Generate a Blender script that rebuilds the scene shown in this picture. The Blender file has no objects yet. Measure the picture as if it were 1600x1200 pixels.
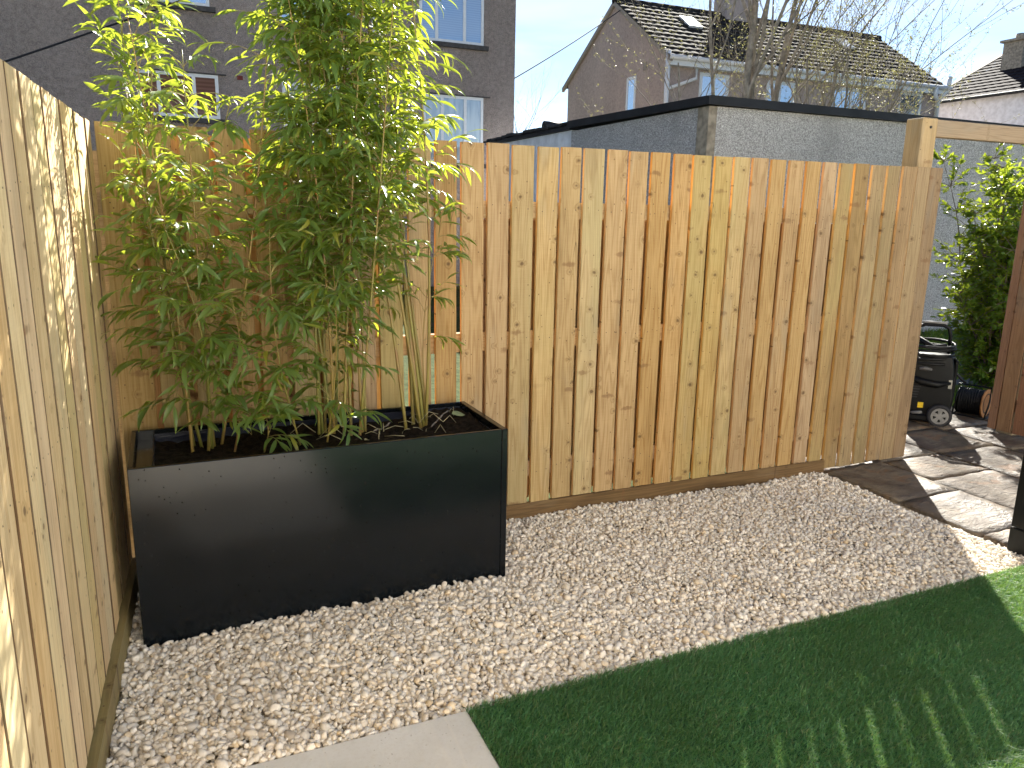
import bpy, bmesh, math, random
import numpy as np
from mathutils import Vector, Matrix, Quaternion

S = bpy.context.scene
COL = S.collection
R = math.radians

# ------------------------------------------------------------------ camera
cd = bpy.data.cameras.new('camera')
cam = bpy.data.objects.new('camera', cd)
COL.objects.link(cam)
cam.location = (0.3558, -3.3000, 1.5040)
cam.rotation_mode = 'XYZ'
cam.rotation_euler = (R(77.2814), R(-1.02557), R(-23.40099))
cd.sensor_width = 36.0
cd.lens = 36.0 * 1193.65 / 1600.0
cd.clip_start = 0.05
cd.clip_end = 2000
S.camera = cam
CAM = Vector(cam.location)

# ------------------------------------------------------------------ light
SUN_AZ = math.atan2(0.636, 0.772)
SUN_EL = R(33.0)
sun_dir = Vector((math.sin(SUN_AZ) * math.cos(SUN_EL), math.cos(SUN_AZ) * math.cos(SUN_EL), math.sin(SUN_EL)))
sl = bpy.data.lights.new('sun', 'SUN')
sl.energy = 5.0
sl.angle = R(0.53)
sl.color = (1.0, 0.93, 0.80)
so = bpy.data.objects.new('sun', sl)
COL.objects.link(so)
so.rotation_mode = 'QUATERNION'
so.rotation_quaternion = sun_dir.to_track_quat('Z', 'Y')
so.location = (10, 12, 12)

W = bpy.data.worlds.new('World')
S.world = W
W.use_nodes = True
wt = W.node_tree
wt.nodes.clear()
w_out = wt.nodes.new('ShaderNodeOutputWorld')
w_bg = wt.nodes.new('ShaderNodeBackground')
w_sky = wt.nodes.new('ShaderNodeTexSky')
w_sky.sky_type = 'NISHITA'
w_sky.sun_disc = False
w_sky.sun_elevation = SUN_EL
w_sky.sun_rotation = SUN_AZ
w_sky.altitude = 50
w_sky.air_density = 0.7
w_sky.dust_density = 0.05
w_sky.ozone_density = 1.0
w_bg.inputs['Strength'].default_value = 0.052
# thin cirrus: streaky noise lightens and greys the sky a little
w_tc = wt.nodes.new('ShaderNodeTexCoord')
w_map = wt.nodes.new('ShaderNodeMapping')
w_map.inputs['Scale'].default_value = (1.6, 1.1, 9.0)
w_map.inputs['Rotation'].default_value = (0.12, -0.25, 0.5)
w_n = wt.nodes.new('ShaderNodeTexNoise')
w_n.inputs['Scale'].default_value = 2.2
w_n.inputs['Detail'].default_value = 7
w_n.inputs['Distortion'].default_value = 0.6
w_r = wt.nodes.new('ShaderNodeValToRGB')
w_r.color_ramp.elements[0].position = 0.42
w_r.color_ramp.elements[0].color = (0, 0, 0, 1)
w_r.color_ramp.elements[1].position = 0.78
w_r.color_ramp.elements[1].color = (0.55, 0.55, 0.55, 1)
w_bw = wt.nodes.new('ShaderNodeRGBToBW')
w_w = wt.nodes.new('ShaderNodeMix')
w_w.data_type = 'RGBA'
w_white = wt.nodes.new('ShaderNodeMix')
w_white.data_type = 'RGBA'
w_white.blend_type = 'MULTIPLY'
w_white.inputs[0].default_value = 1.0
w_white.inputs[7].default_value = (1.30, 1.34, 1.42, 1)
L = wt.links.new
L(w_tc.outputs['Generated'], w_map.inputs[0])
L(w_map.outputs[0], w_n.inputs['Vector'])
L(w_n.outputs[0], w_r.inputs[0])
L(w_sky.outputs[0], w_bw.inputs[0])
L(w_bw.outputs[0], w_white.inputs[6])
L(w_r.outputs[0], w_w.inputs[0])
L(w_sky.outputs[0], w_w.inputs[6])
L(w_white.outputs[2], w_w.inputs[7])
L(w_w.outputs[2], w_bg.inputs['Color'])
L(w_bg.outputs[0], w_out.inputs[0])

S.view_settings.view_transform = 'Standard'
S.view_settings.look = 'None'
S.view_settings.exposure = 2.0
S.view_settings.use_white_balance = True
S.view_settings.white_balance_temperature = 6250
S.view_settings.white_balance_tint = 10
S.view_settings.gamma = 1.0
S.view_settings.use_curve_mapping = False
S.render.engine = 'CYCLES'
S.cycles.max_bounces = 10
S.cycles.diffuse_bounces = 6
S.cycles.use_denoising = True
S.cycles.caustics_reflective = False
S.cycles.caustics_refractive = False
S.cycles.sample_clamp_indirect = 8.0

# ------------------------------------------------------------------ helpers
class MB:
    """collects shapes; .build() links them as one mesh object"""
    def __init__(s):
        s.v = []; s.f = []; s.m = []; s.sm = []
    def add(s, v, f, mi=0, smooth=False):
        o = len(s.v)
        s.v += [tuple(p) for p in v]
        s.f += [tuple(i + o for i in q) for q in f]
        s.m += [mi] * len(f); s.sm += [smooth] * len(f)
        return s
    def box(s, lo, hi, mi=0):
        x0, y0, z0 = lo; x1, y1, z1 = hi
        v = [(x0,y0,z0),(x1,y0,z0),(x1,y1,z0),(x0,y1,z0),(x0,y0,z1),(x1,y0,z1),(x1,y1,z1),(x0,y1,z1)]
        return s.add(v, [(3,2,1,0),(4,5,6,7),(0,1,5,4),(1,2,6,5),(2,3,7,6),(3,0,4,7)], mi)
    def cbox(s, lo, hi, c=0.003, mi=0):
        """box with all edges chamfered"""
        x = (lo[0], hi[0]); y = (lo[1], hi[1]); z = (lo[2], hi[2])
        v = []; idx = {}
        for i in (0,1):
            for j in (0,1):
                for k in (0,1):
                    sx = c if i == 0 else -c; sy = c if j == 0 else -c; sz = c if k == 0 else -c
                    idx[(i,j,k,0)] = len(v); v.append((x[i], y[j]+sy, z[k]+sz))
                    idx[(i,j,k,1)] = len(v); v.append((x[i]+sx, y[j], z[k]+sz))
                    idx[(i,j,k,2)] = len(v); v.append((x[i]+sx, y[j]+sy, z[k]))
        f = []
        for a in (0,1,2):
            for sgn in (0,1):
                q = []
                for (p, r) in ((0,0),(1,0),(1,1),(0,1)):
                    key = [0,0,0]; key[a] = sgn; key[(a+1)%3] = p; key[(a+2)%3] = r
                    q.append(idx[tuple(key)+(a,)])
                f.append(tuple(q) if sgn else tuple(reversed(q)))
        for a in (0,1,2):
            b, d = (a+1)%3, (a+2)%3
            for p in (0,1):
                for r in (0,1):
                    k0 = [0,0,0]; k1 = [0,0,0]
                    k0[b] = k1[b] = p; k0[d] = k1[d] = r; k1[a] = 1
                    f.append((idx[tuple(k0)+(b,)], idx[tuple(k1)+(b,)], idx[tuple(k1)+(d,)], idx[tuple(k0)+(d,)]))
        for i in (0,1):
            for j in (0,1):
                for k in (0,1):
                    f.append((idx[(i,j,k,0)], idx[(i,j,k,1)], idx[(i,j,k,2)]))
        return s.add(v, f, mi)
    def tube(s, pts, rad, n=6, mi=0, cap=True, smooth=True):
        pts = [Vector(p) for p in pts]
        if not hasattr(rad, '__len__'): rad = [rad] * len(pts)
        v = []; f = []
        up = Vector((0.13, 0.27, 0.95)).normalized()
        for i, p in enumerate(pts):
            d = (pts[min(i+1, len(pts)-1)] - pts[max(i-1, 0)])
            if d.length < 1e-9: d = Vector((0,0,1))
            d.normalize()
            a = d.cross(up)
            if a.length < 1e-3: a = d.cross(Vector((1,0,0)))
            a.normalize(); b = d.cross(a)
            for k in range(n):
                t = 2*math.pi*k/n
                v.append(p + (a*math.cos(t) + b*math.sin(t))*rad[i])
        for i in range(len(pts)-1):
            for k in range(n):
                k2 = (k+1) % n
                f.append((i*n+k, i*n+k2, (i+1)*n+k2, (i+1)*n+k))
        s.add(v, f, mi, smooth)
        if cap:
            o = len(s.v) - len(v)
            s.f.append(tuple(o + k for k in reversed(range(n)))); s.m.append(mi); s.sm.append(False)
            s.f.append(tuple(o + (len(pts)-1)*n + k for k in range(n))); s.m.append(mi); s.sm.append(False)
        return s
    def cyl(s, p0, p1, r, n=16, mi=0, r2=None):
        return s.tube([p0, p1], [r, r if r2 is None else r2], n, mi)
    def prism(s, poly, a0, a1, axis=1, mi=0):
        """polygon extruded along an axis (0 x, 1 y, 2 z)"""
        def P(u, w, t):
            return {0: (t, u, w), 1: (u, t, w), 2: (u, w, t)}[axis]
        n = len(poly)
        v = [P(u, w, a0) for u, w in poly] + [P(u, w, a1) for u, w in poly]
        f = [tuple(range(n)), tuple(range(2*n-1, n-1, -1))]
        for i in range(n):
            j = (i+1) % n
            f.append((i, i+n, j+n, j))
        return s.add(v, f, mi)
    def build(s, name, mats, parent=None, loc=None, rot=None, recalc=True):
        me = bpy.data.meshes.new(name)
        me.from_pydata(s.v, [], s.f)
        if not isinstance(mats, (list, tuple)): mats = [mats]
        for m in mats: me.materials.append(m)
        me.polygons.foreach_set('material_index', s.m)
        me.polygons.foreach_set('use_smooth', s.sm)
        if recalc and len(s.f) < 60000:
            bm = bmesh.new(); bm.from_mesh(me)
            bmesh.ops.recalc_face_normals(bm, faces=bm.faces)
            bm.to_mesh(me); bm.free()
        me.update()
        return link(name, me, parent, loc, rot)

def link(name, me, parent=None, loc=None, rot=None):
    o = bpy.data.objects.new(name, me)
    COL.objects.link(o)
    if parent is not None: o.parent = parent
    if loc is not None: o.location = loc
    if rot is not None: o.rotation_euler = rot
    return o

def empty(name, loc=(0,0,0), rz=0.0):
    o = bpy.data.objects.new(name, None)
    o.empty_display_size = 0.1
    COL.objects.link(o)
    o.location = loc; o.rotation_euler = (0, 0, rz)
    return o

def tag(o, label=None, cat=None, group=None, kind=None):
    if label: o['label'] = label
    if cat: o['category'] = cat
    if group: o['group'] = group
    if kind: o['kind'] = kind
    return o

def np_mesh(name, verts, faces, mats, smooth=False, parent=None):
    """verts (N,3) and faces (M,k) arrays to one mesh object"""
    me = bpy.data.meshes.new(name)
    verts = np.ascontiguousarray(verts, dtype=np.float32)
    faces = np.ascontiguousarray(faces, dtype=np.int32)
    k = faces.shape[1]
    me.vertices.add(len(verts)); me.vertices.foreach_set('co', verts.ravel())
    me.loops.add(faces.size); me.loops.foreach_set('vertex_index', faces.ravel())
    me.polygons.add(len(faces))
    me.polygons.foreach_set('loop_start', np.arange(0, faces.size, k, dtype=np.int32))
    if smooth: me.polygons.foreach_set('use_smooth', np.ones(len(faces), dtype=bool))
    for m in (mats if isinstance(mats, (list, tuple)) else [mats]): me.materials.append(m)
    me.update(calc_edges=True)
    return link(name, me, parent)

# ------------------------------------------------------------------ materials
class NT:
    def __init__(s, name):
        s.m = bpy.data.materials.new(name); s.m.use_nodes = True
        s.t = s.m.node_tree; s.t.nodes.clear()
        s.out = s.t.nodes.new('ShaderNodeOutputMaterial')
    def n(s, typ, **kw):
        nd = s.t.nodes.new('ShaderNode' + typ)
        for k, v in kw.items():
            if k.startswith('i_'):
                key = k[2:].replace('_', ' ')
                sock = nd.inputs[int(key)] if key.isdigit() else nd.inputs[key]
                s.put(sock, v)
            else: setattr(nd, k, v)
        return nd
    def put(s, sock, v):
        if isinstance(v, bpy.types.NodeSocket): s.t.links.new(v, sock)
        elif isinstance(v, bpy.types.Node): s.t.links.new(v.outputs[0], sock)
        elif isinstance(v, (tuple, list)) and len(v) == 3 and sock.type == 'RGBA': sock.default_value = (*v, 1)
        else: sock.default_value = v
    def math(s, op, a, b=None, c=None, clamp=False):
        nd = s.n('Math', operation=op, use_clamp=clamp)
        s.put(nd.inputs[0], a)
        if b is not None: s.put(nd.inputs[1], b)
        if c is not None: s.put(nd.inputs[2], c)
        return nd.outputs[0]
    def mix(s, f, a, b, blend='MIX'):
        nd = s.n('Mix', data_type='RGBA', blend_type=blend, clamp_factor=True)
        s.put(nd.inputs[0], f); s.put(nd.inputs[6], a); s.put(nd.inputs[7], b)
        return nd.outputs[2]
    def ss(s, v, a, b, lo=0.0, hi=1.0):
        """smoothstep of v from a to b"""
        nd = s.n('MapRange', interpolation_type='SMOOTHSTEP')
        s.put(nd.inputs[0], v); s.put(nd.inputs[1], a); s.put(nd.inputs[2], b)
        s.put(nd.inputs[3], lo); s.put(nd.inputs[4], hi)
        return nd.outputs[0]
    def noise(s, vec, scale, detail=3, rough=0.5, dist=0.0, dim='3D'):
        nd = s.n('TexNoise', noise_dimensions=dim)
        if vec is not None: s.put(nd.inputs['Vector'], vec)
        nd.inputs['Scale'].default_value = scale; nd.inputs['Detail'].default_value = detail
        nd.inputs['Roughness'].default_value = rough; nd.inputs['Distortion'].default_value = dist
        return nd.outputs[0]
    def vor(s, vec, scale, feature='F1', dim='3D', rnd=1.0):
        nd = s.n('TexVoronoi', feature=feature, voronoi_dimensions=dim)
        if vec is not None: s.put(nd.inputs['Vector'], vec)
        nd.inputs['Scale'].default_value = scale
        if 'Randomness' in nd.inputs: nd.inputs['Randomness'].default_value = rnd
        return nd
    def obj(s): return s.n('TexCoord').outputs['Object']
    def pos(s): return s.n('NewGeometry').outputs['Position']
    def vmul(s, v, k):
        nd = s.n('VectorMath', operation='MULTIPLY'); s.put(nd.inputs[0], v); nd.inputs[1].default_value = k
        return nd.outputs[0]
    def vadd(s, v, k):
        nd = s.n('VectorMath', operation='ADD'); s.put(nd.inputs[0], v); s.put(nd.inputs[1], k)
        return nd.outputs[0]
    def sep(s, v):
        nd = s.n('SeparateXYZ'); s.put(nd.inputs[0], v); return nd.outputs
    def comb(s, x, y, z):
        nd = s.n('CombineXYZ'); s.put(nd.inputs[0], x); s.put(nd.inputs[1], y); s.put(nd.inputs[2], z)
        return nd.outputs[0]
    def ramp(s, v, stops):
        nd = s.n('ValToRGB'); s.put(nd.inputs[0], v)
        e = nd.color_ramp.elements
        while len(e) < len(stops): e.new(0.5)
        for q, (p, c) in zip(e, stops):
            q.position = p; q.color = (*c, 1) if len(c) == 3 else c
        return nd.outputs[0]
    def bump(s, h, strength=0.3, dist=0.01):
        nd = s.n('Bump'); nd.inputs['Strength'].default_value = strength; nd.inputs['Distance'].default_value = dist
        s.put(nd.inputs['Height'], h); return nd.outputs[0]
    def pbr(s, col, rough=0.6, bump=None, spec=0.4, metal=0.0, **kw):
        nd = s.n('BsdfPrincipled')
        s.put(nd.inputs['Base Color'], col); s.put(nd.inputs['Roughness'], rough)
        s.put(nd.inputs['Specular IOR Level'], spec); s.put(nd.inputs['Metallic'], metal)
        if bump is not None: s.put(nd.inputs['Normal'], bump)
        for k, v in kw.items(): s.put(nd.inputs[k.replace('_', ' ')], v)
        s.t.links.new(nd.outputs[0], s.out.inputs[0])
        return nd
    def surf(s, sock): s.t.links.new(sock, s.out.inputs[0]); return s.m

def flat_mat(name, col, rough=0.5, spec=0.4, metal=0.0, noise=0.12, scale=20, bump=0.0):
    t = NT(name)
    n = t.noise(t.obj(), scale, 4)
    c = t.mix(t.ss(n, 0.3, 0.7), tuple(v*(1-noise) for v in col), tuple(min(1, v*(1+noise)) for v in col))
    t.pbr(c, rough, t.bump(n, bump, 0.01) if bump else None, spec, metal)
    return t.m

def wood_mat(name, light, dark, green=(0.33, 0.29, 0.125), green_amt=0.38, knot=(0.085, 0.042, 0.018), axis=2,
             vary=0.22, rough=0.62, nails=False, blotch=0.5):
    """softwood: growth lines, fibres, knots and their swirl, grain along one axis, each board different"""
    t = NT(name)
    oi = t.n('ObjectInfo'); rnd = oi.outputs['Random']
    rnd2 = t.math('FRACT', t.math('MULTIPLY', rnd, 17.31))
    rnd3 = t.math('FRACT', t.math('MULTIPLY', rnd, 53.77))
    o = t.sep(t.obj())
    order = {2: (0, 1, 2), 0: (1, 2, 0), 1: (0, 2, 1)}[axis]
    x = t.math('ADD', o[order[0]], t.math('MULTIPLY', rnd, 11.7))
    y = t.math('ADD', o[order[1]], t.math('MULTIPLY', rnd2, 3.3))
    z = t.math('ADD', o[order[2]], t.math('MULTIPLY', rnd3, 23.9))
    # knots
    kv = t.vor(t.comb(x, t.math('MULTIPLY', z, 1.15), 0.0), 7.6, dim='2D')
    kd = kv.outputs['Distance']; kc = t.sep(kv.outputs['Color'])
    wob = t.math('MULTIPLY', t.math('SUBTRACT', t.noise(t.comb(x, y, z), 55, 3), 0.5), 0.11)
    kdw = t.math('ADD', kd, wob)
    kr = t.math('MULTIPLY', t.math('POWER', t.ss(kc[0], 0.30, 1.0), 1.3), 0.092)
    kmask = t.ss(kdw, t.math('ADD', kr, 0.012), t.math('SUBTRACT', kr, 0.04))
    has = t.ss(kc[0], 0.46, 0.54)
    kmask = t.math('MULTIPLY', kmask, has)
    halo = t.math('MULTIPLY', t.ss(kd, t.math('ADD', kr, 0.16), kr), has)
    # growth lines
    g = t.comb(x, y, t.math('MULTIPLY', z, 0.055))
    n1 = t.noise(g, 20.0, 1.5, 0.5)
    n1 = t.math('ADD', n1, t.math('MULTIPLY', halo, 0.10))
    ring = t.math('ADD', t.math('MULTIPLY', t.math('SINE', t.math('MULTIPLY', n1, 64.0)), 0.5), 0.5)
    ring = t.math('POWER', ring, 1.8)
    fib = t.noise(t.comb(x, y, t.math('MULTIPLY', z, 0.018)), 330.0, 3, 0.6)
    saw = t.noise(t.comb(t.math('MULTIPLY', x, 0.05), y, z), 260.0, 2, 0.6)
    f = t.math('ADD', t.math('MULTIPLY', ring, 0.26), t.math('MULTIPLY', fib, 0.85), clamp=False)
    f = t.math('ADD', f, t.math('MULTIPLY', saw, 0.18))
    col = t.mix(t.ss(f, 0.25, 1.05), light, dark)
    # stains and board-to-board tone
    bl = t.noise(t.comb(x, y, t.math('MULTIPLY', z, 0.30)), 4.2, 4, 0.55)
    gsel = t.math('MULTIPLY', t.ss(rnd2, 0.25, 1.0), green_amt)
    col = t.mix(t.math('MULTIPLY', gsel, t.ss(bl, 0.35, 0.62)), col, green)
    bl2 = t.noise(t.comb(t.math('ADD', x, 5.1), y, t.math('MULTIPLY', z, 0.22)), 6.0, 3, 0.5)
    col = t.mix(t.math('MULTIPLY', t.ss(bl2, 0.52, 0.75), blotch), col, tuple(v*0.62 for v in dark))
    tone = t.math('ADD', 1.0 - vary*0.55, t.math('MULTIPLY', rnd3, vary))
    hs = t.n('HueSaturation'); t.put(hs.inputs['Value'], tone)
    t.put(hs.inputs['Saturation'], t.math('ADD', 0.88, t.math('MULTIPLY', rnd, 0.24)))
    t.put(hs.inputs['Hue'], t.math('ADD', 0.492, t.math('MULTIPLY', rnd2, 0.016)))
    t.put(hs.inputs['Color'], col); col = hs.outputs[0]
    col = t.mix(t.math('MULTIPLY', halo, 0.30), col, tuple(v*0.7 for v in dark))
    # spike knots: short bars lying across the grain
    sk = t.vor(t.comb(t.math('MULTIPLY', x, 0.34), z, 0.0), 9.5, dim='2D'); skc = t.sep(sk.outputs['Color'])
    skm = t.math('MULTIPLY', t.ss(t.math('ADD', sk.outputs['Distance'], t.math('MULTIPLY', wob, 2.2)), 0.15, 0.05), t.ss(skc[2], 0.80, 0.86))
    col = t.mix(t.math('MULTIPLY', skm, 0.62), col, tuple(v*2.0 for v in knot))
    # grey-blue sap stain in patches
    gst = t.noise(t.comb(t.math('ADD', x, 9.3), y, t.math('MULTIPLY', z, 0.25)), 5.0, 4, 0.6)
    col = t.mix(t.math('MULTIPLY', t.ss(gst, 0.56, 0.74), 0.38), col, (0.24, 0.215, 0.165))
    krings = t.math('ADD', t.math('MULTIPLY', t.math('SINE', t.math('MULTIPLY', kdw, 420.0)), 0.25), 0.7)
    col = t.mix(t.math('MULTIPLY', kmask, krings), col, knot)
    # small pin knots and flecks
    pk = t.vor(t.comb(x, t.math('MULTIPLY', z, 0.8), 0.0), 24.0, dim='2D'); pc = t.sep(pk.outputs['Color'])
    pm = t.math('MULTIPLY', t.ss(pk.outputs['Distance'], 0.085, 0.045), t.ss(pc[1], 0.80, 0.84))
    col = t.mix(t.math('MULTIPLY', pm, 0.75), col, knot)
    # drying checks: thin dark splits along the grain
    ck = t.noise(t.comb(x, y, t.math('MULTIPLY', z, 0.035)), 26.0, 1.0, 0.3)
    ckl = t.math('MULTIPLY', t.ss(t.math('ABSOLUTE', t.math('SUBTRACT', ck, 0.5)), 0.006, 0.0),
                 t.ss(t.noise(t.comb(x, y, z), 5.0, 1), 0.60, 0.68))
    col = t.mix(t.math('MULTIPLY', ckl, 0.7), col, tuple(v*0.5 for v in knot))
    h = t.math('ADD', t.math('MULTIPLY', f, 0.6), t.math('MULTIPLY', kmask, 0.3))
    h = t.math('SUBTRACT', h, ckl)
    t.pbr(col, rough, t.bump(h, 0.35, 0.0025), 0.25)
    return t.m

M = {}
M['fence'] = wood_mat('fence_timber', (0.49, 0.35, 0.172), (0.285, 0.176, 0.068), vary=0.20)
M['fence_back'] = wood_mat('fence_timber_back', (0.60, 0.36, 0.15), (0.38, 0.20, 0.075), green_amt=0.0)
M['fence_brown'] = wood_mat('fence_timber_brown', (0.335, 0.222, 0.108), (0.195, 0.115, 0.049), green_amt=0.25)
M['side_back'] = wood_mat('side_timber_back', (0.20, 0.13, 0.065), (0.12, 0.07, 0.03), green_amt=0.0)  # rear boards coloured dark so the left fence gaps look shaded
M['fence_side'] = wood_mat('fence_timber_pale', (0.73, 0.57, 0.325), (0.52, 0.355, 0.165), green=(0.46, 0.42, 0.25), blotch=0.4)
M['rail'] = wood_mat('rail_timber', (0.44, 0.31, 0.16), (0.28, 0.18, 0.085), axis=0)
M['gravel_board'] = wood_mat('gravel_board_timber', (0.165, 0.108, 0.056), (0.085, 0.052, 0.025), axis=0, blotch=0.9)
M['gravel_board_side'] = wood_mat('gravel_board_timber_side', (0.25, 0.18, 0.10), (0.13, 0.087, 0.045), axis=1, blotch=0.8)
M['post'] = wood_mat('post_timber', (0.50, 0.38, 0.22), (0.35, 0.245, 0.125), green_amt=0.3)
M['beam'] = wood_mat('beam_timber', (0.37, 0.275, 0.165), (0.26, 0.18, 0.095), axis=0, green_amt=0.3)
M['gate'] = wood_mat('gate_timber', (0.34, 0.185, 0.105), (0.22, 0.105, 0.056), green_amt=0.12)
M['gap_shade_edge'] = wood_mat('gap_shade_timber', (0.15, 0.095, 0.048), (0.09, 0.055, 0.026), green_amt=0.1)  # dark colour painted on board sides as shade between the left boards
M['glow_edge'] = wood_mat('sun_glow_timber', (0.72, 0.44, 0.18), (0.60, 0.34, 0.12), green_amt=0.0, blotch=0.1)  # bright orange painted on board sides as sun glow in the gaps
M['nail'] = flat_mat('nail_steel', (0.05, 0.042, 0.035), 0.5, 0.5, 0.4)

# ------------------------------------------------------------------ ground and garden floor
def ground_mat():
    t = NT('ground_earth')
    p = t.pos()
    n = t.noise(p, 0.9, 6, 0.6); n2 = t.noise(p, 14, 5, 0.65)
    c = t.mix(t.ss(n2, 0.3, 0.7), (0.030, 0.045, 0.012), (0.075, 0.095, 0.028))
    c = t.mix(t.ss(n, 0.5, 0.66), c, (0.10, 0.075, 0.045))
    t.pbr(c, 0.9, t.bump(n2, 0.7, 0.04), 0.1)
    return t.m
g = MB(); GZ = -0.05
g.add([(-300, -300, GZ), (300, -300, GZ), (300, 300, GZ), (-300, 300, GZ)], [(0, 1, 2, 3)])
tag(g.build('ground', ground_mat()), 'dark earth and rough grass behind the fence', kind='structure')

def gravel_mats():
    t = NT('gravel_stone')
    isl = t.n('NewGeometry').outputs['Random Per Island']
    i2 = t.math('FRACT', t.math('MULTIPLY', isl, 37.7))
    col = t.ramp(isl, [(0.0, (0.72, 0.63, 0.515)), (0.18, (0.79, 0.71, 0.605)), (0.42, (0.83, 0.765, 0.68)), (0.66, (0.78, 0.73, 0.655)),
                       (0.82, (0.85, 0.80, 0.73)), (0.93, (0.70, 0.56, 0.38)), (0.97, (0.58, 0.52, 0.46)), (1.0, (0.84, 0.80, 0.74))])
    n = t.noise(t.pos(), 160, 4, 0.6)
    col = t.mix(t.math('MULTIPLY', t.ss(n, 0.45, 0.75), 0.45), col, (0.56, 0.47, 0.37))
    hs = t.n('HueSaturation'); t.put(hs.inputs['Value'], t.math('ADD', 0.84, t.math('MULTIPLY', i2, 0.26))); t.put(hs.inputs['Color'], col)
    t.pbr(hs.outputs[0], 0.78, t.bump(n, 0.4, 0.002), 0.25)
    b = NT('gravel_bed')
    p = b.pos(); v = b.vor(p, 55)
    c = b.mix(b.ss(v.outputs['Distance'], 0.1, 0.6), (0.55, 0.47, 0.36), (0.34, 0.28, 0.20))
    b.pbr(c, 0.9, b.bump(v.outputs['Distance'], 0.8, 0.01), 0.1)
    return t.m, b.m
M['gravel'], M['gravel_bed'] = gravel_mats()
SX = lambda y: 0.105 + 0.039*y            # face line of the left fence
EDGE_Y = lambda x: -1.352 + 0.006*(x-1.0)  # lawn and slab edge
b = MB(); b.add([(-0.2, -2.6, -0.015), (1.3, -2.6, -0.015), (1.3, -1.36, -0.015), (4.6, -1.40, -0.015), (4.6, 0.10, -0.015), (-0.2, 0.10, -0.015)], [(0, 1, 2, 3, 4, 5)])
tag(b.build('gravel_ground', M['gravel_bed']), 'sandy bed under the pale gravel', kind='structure')

def ico(sub):
    bm = bmesh.new(); bmesh.ops.create_icosphere(bm, subdivisions=sub, radius=1.0)
    v = np.array([p.co for p in bm.verts]); f = np.array([[q.index for q in p.verts] for p in bm.faces]); bm.free()
    return v, f
def scatter_stones(name, pts, rad, sub, rs, mat):
    """one mesh of many stones: pts (N,3), rad (N,)"""
    base, fc = ico(sub)
    shapes = []
    for k in range(10):
        v = base.copy()
        for _ in range(5):     # flatten random sides so the stones get facets
            d = rs.normal(size=3); d /= np.linalg.norm(d); h = rs.uniform(0.55, 0.92)
            e = v @ d; v -= np.outer(np.maximum(e - h, 0) * 0.85, d)
        v *= 1 + 0.07*rs.normal(size=(len(v), 1))
        shapes.append(v)
    shapes = np.array(shapes)
    N = len(pts); pick = rs.randint(0, 10, N)
    sc = np.stack([rs.uniform(0.85, 1.35, N), rs.uniform(0.75, 1.05, N), rs.uniform(0.55, 0.85, N)], 1) * rad[:, None]
    q = rs.normal(size=(N, 4)) * np.array([1.4, 0.45, 0.45, 1.4]); q /= np.linalg.norm(q, axis=1)[:, None]
    w, x, y, z = q.T
    Rm = np.stack([1-2*(y*y+z*z), 2*(x*y-z*w), 2*(x*z+y*w), 2*(x*y+z*w), 1-2*(x*x+z*z), 2*(y*z-x*w),
                   2*(x*z-y*w), 2*(y*z+x*w), 1-2*(x*x+y*y)], 1).reshape(N, 3, 3)
    V = np.einsum('nij,nkj->nki', Rm, shapes[pick] * sc[:, None, :]) + pts[:, None, :]
    F = fc[None] + (np.arange(N) * len(base))[:, None, None]
    return V.reshape(-1, 3), F.reshape(-1, 3)

rs = np.random.RandomState(4)
def gravel():
    def layer(step, x0, x1, y0, y1):
        nx = int((x1-x0)/step); ny = int((y1-y0)/(step*0.87))
        gx, gy = np.meshgrid(np.arange(nx), np.arange(ny))
        px = x0 + (gx + 0.5*(gy % 2))*step + rs.uniform(-0.36, 0.36, gx.shape)*step
        py = y0 + gy*step*0.87 + rs.uniform(-0.36, 0.36, gx.shape)*step
        return np.stack([px.ravel(), py.ravel()], 1)
    P = np.concatenate([layer(0.0162, -0.1, 4.3, -2.3, 0.02), layer(0.022, -0.1, 4.3, -2.3, 0.02)])
    top = np.zeros(len(P), bool); top[len(layer(0.0162, -0.1, 4.3, -2.3, 0.02)):] = True
    x, y = P.T
    ok = (x > 0.105 + 0.039*y + 0.022) & (y < -0.012)
    ok &= y > np.where(x < 1.10, -1.352, EDGE_Y(x)) + 0.008
    ok |= (x > 0.105 + 0.039*y + 0.022) & (x < 0.36 + (y + 1.352)*0.15) & (y < -1.34)
    ok &= ~((x > 3.855) & (y > -1.165))
    ok &= ~((x > 0.15) & (x < 1.545) & (y > -0.585 + 0.014*(x-0.15)) & (y < -0.07))
    ok &= x < 4.25
    P = P[ok]; top = top[ok]; x, y = P.T
    rad = np.clip(rs.lognormal(math.log(0.0099), 0.32, len(P)), 0.0050, 0.0195)
    z = rs.uniform(-0.012, -0.001, len(P)) + np.where(top, 0.007, 0.0)
    z += 0.006*np.sin(x*3.1+1.0)*np.cos(y*4.3) + 0.004*np.sin(x*9+y*7)
    z -= np.clip((y + 0.02)/0.05 + 0.6, 0, 1)*0.006
    z -= np.clip((x - 3.79)/0.06, 0, 1)*0.012
    P3 = np.stack([x, y, z], 1)
    dist = np.hypot(x - CAM.x, y - CAM.y)
    near = dist < 2.95
    Va, Fa = scatter_stones('gravel', P3[near], rad[near], 2, rs, None)
    Vb, Fb = scatter_stones('gravel', P3[~near], rad[~near], 1, rs, None)
    o = np_mesh('gravel', np.concatenate([Va, Vb]), np.concatenate([Fa, Fb + len(Va)]), M['gravel'], True)
    tag(o, 'pale cream and buff gravel between the planter and the lawn', kind='stuff')
gravel()

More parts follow.
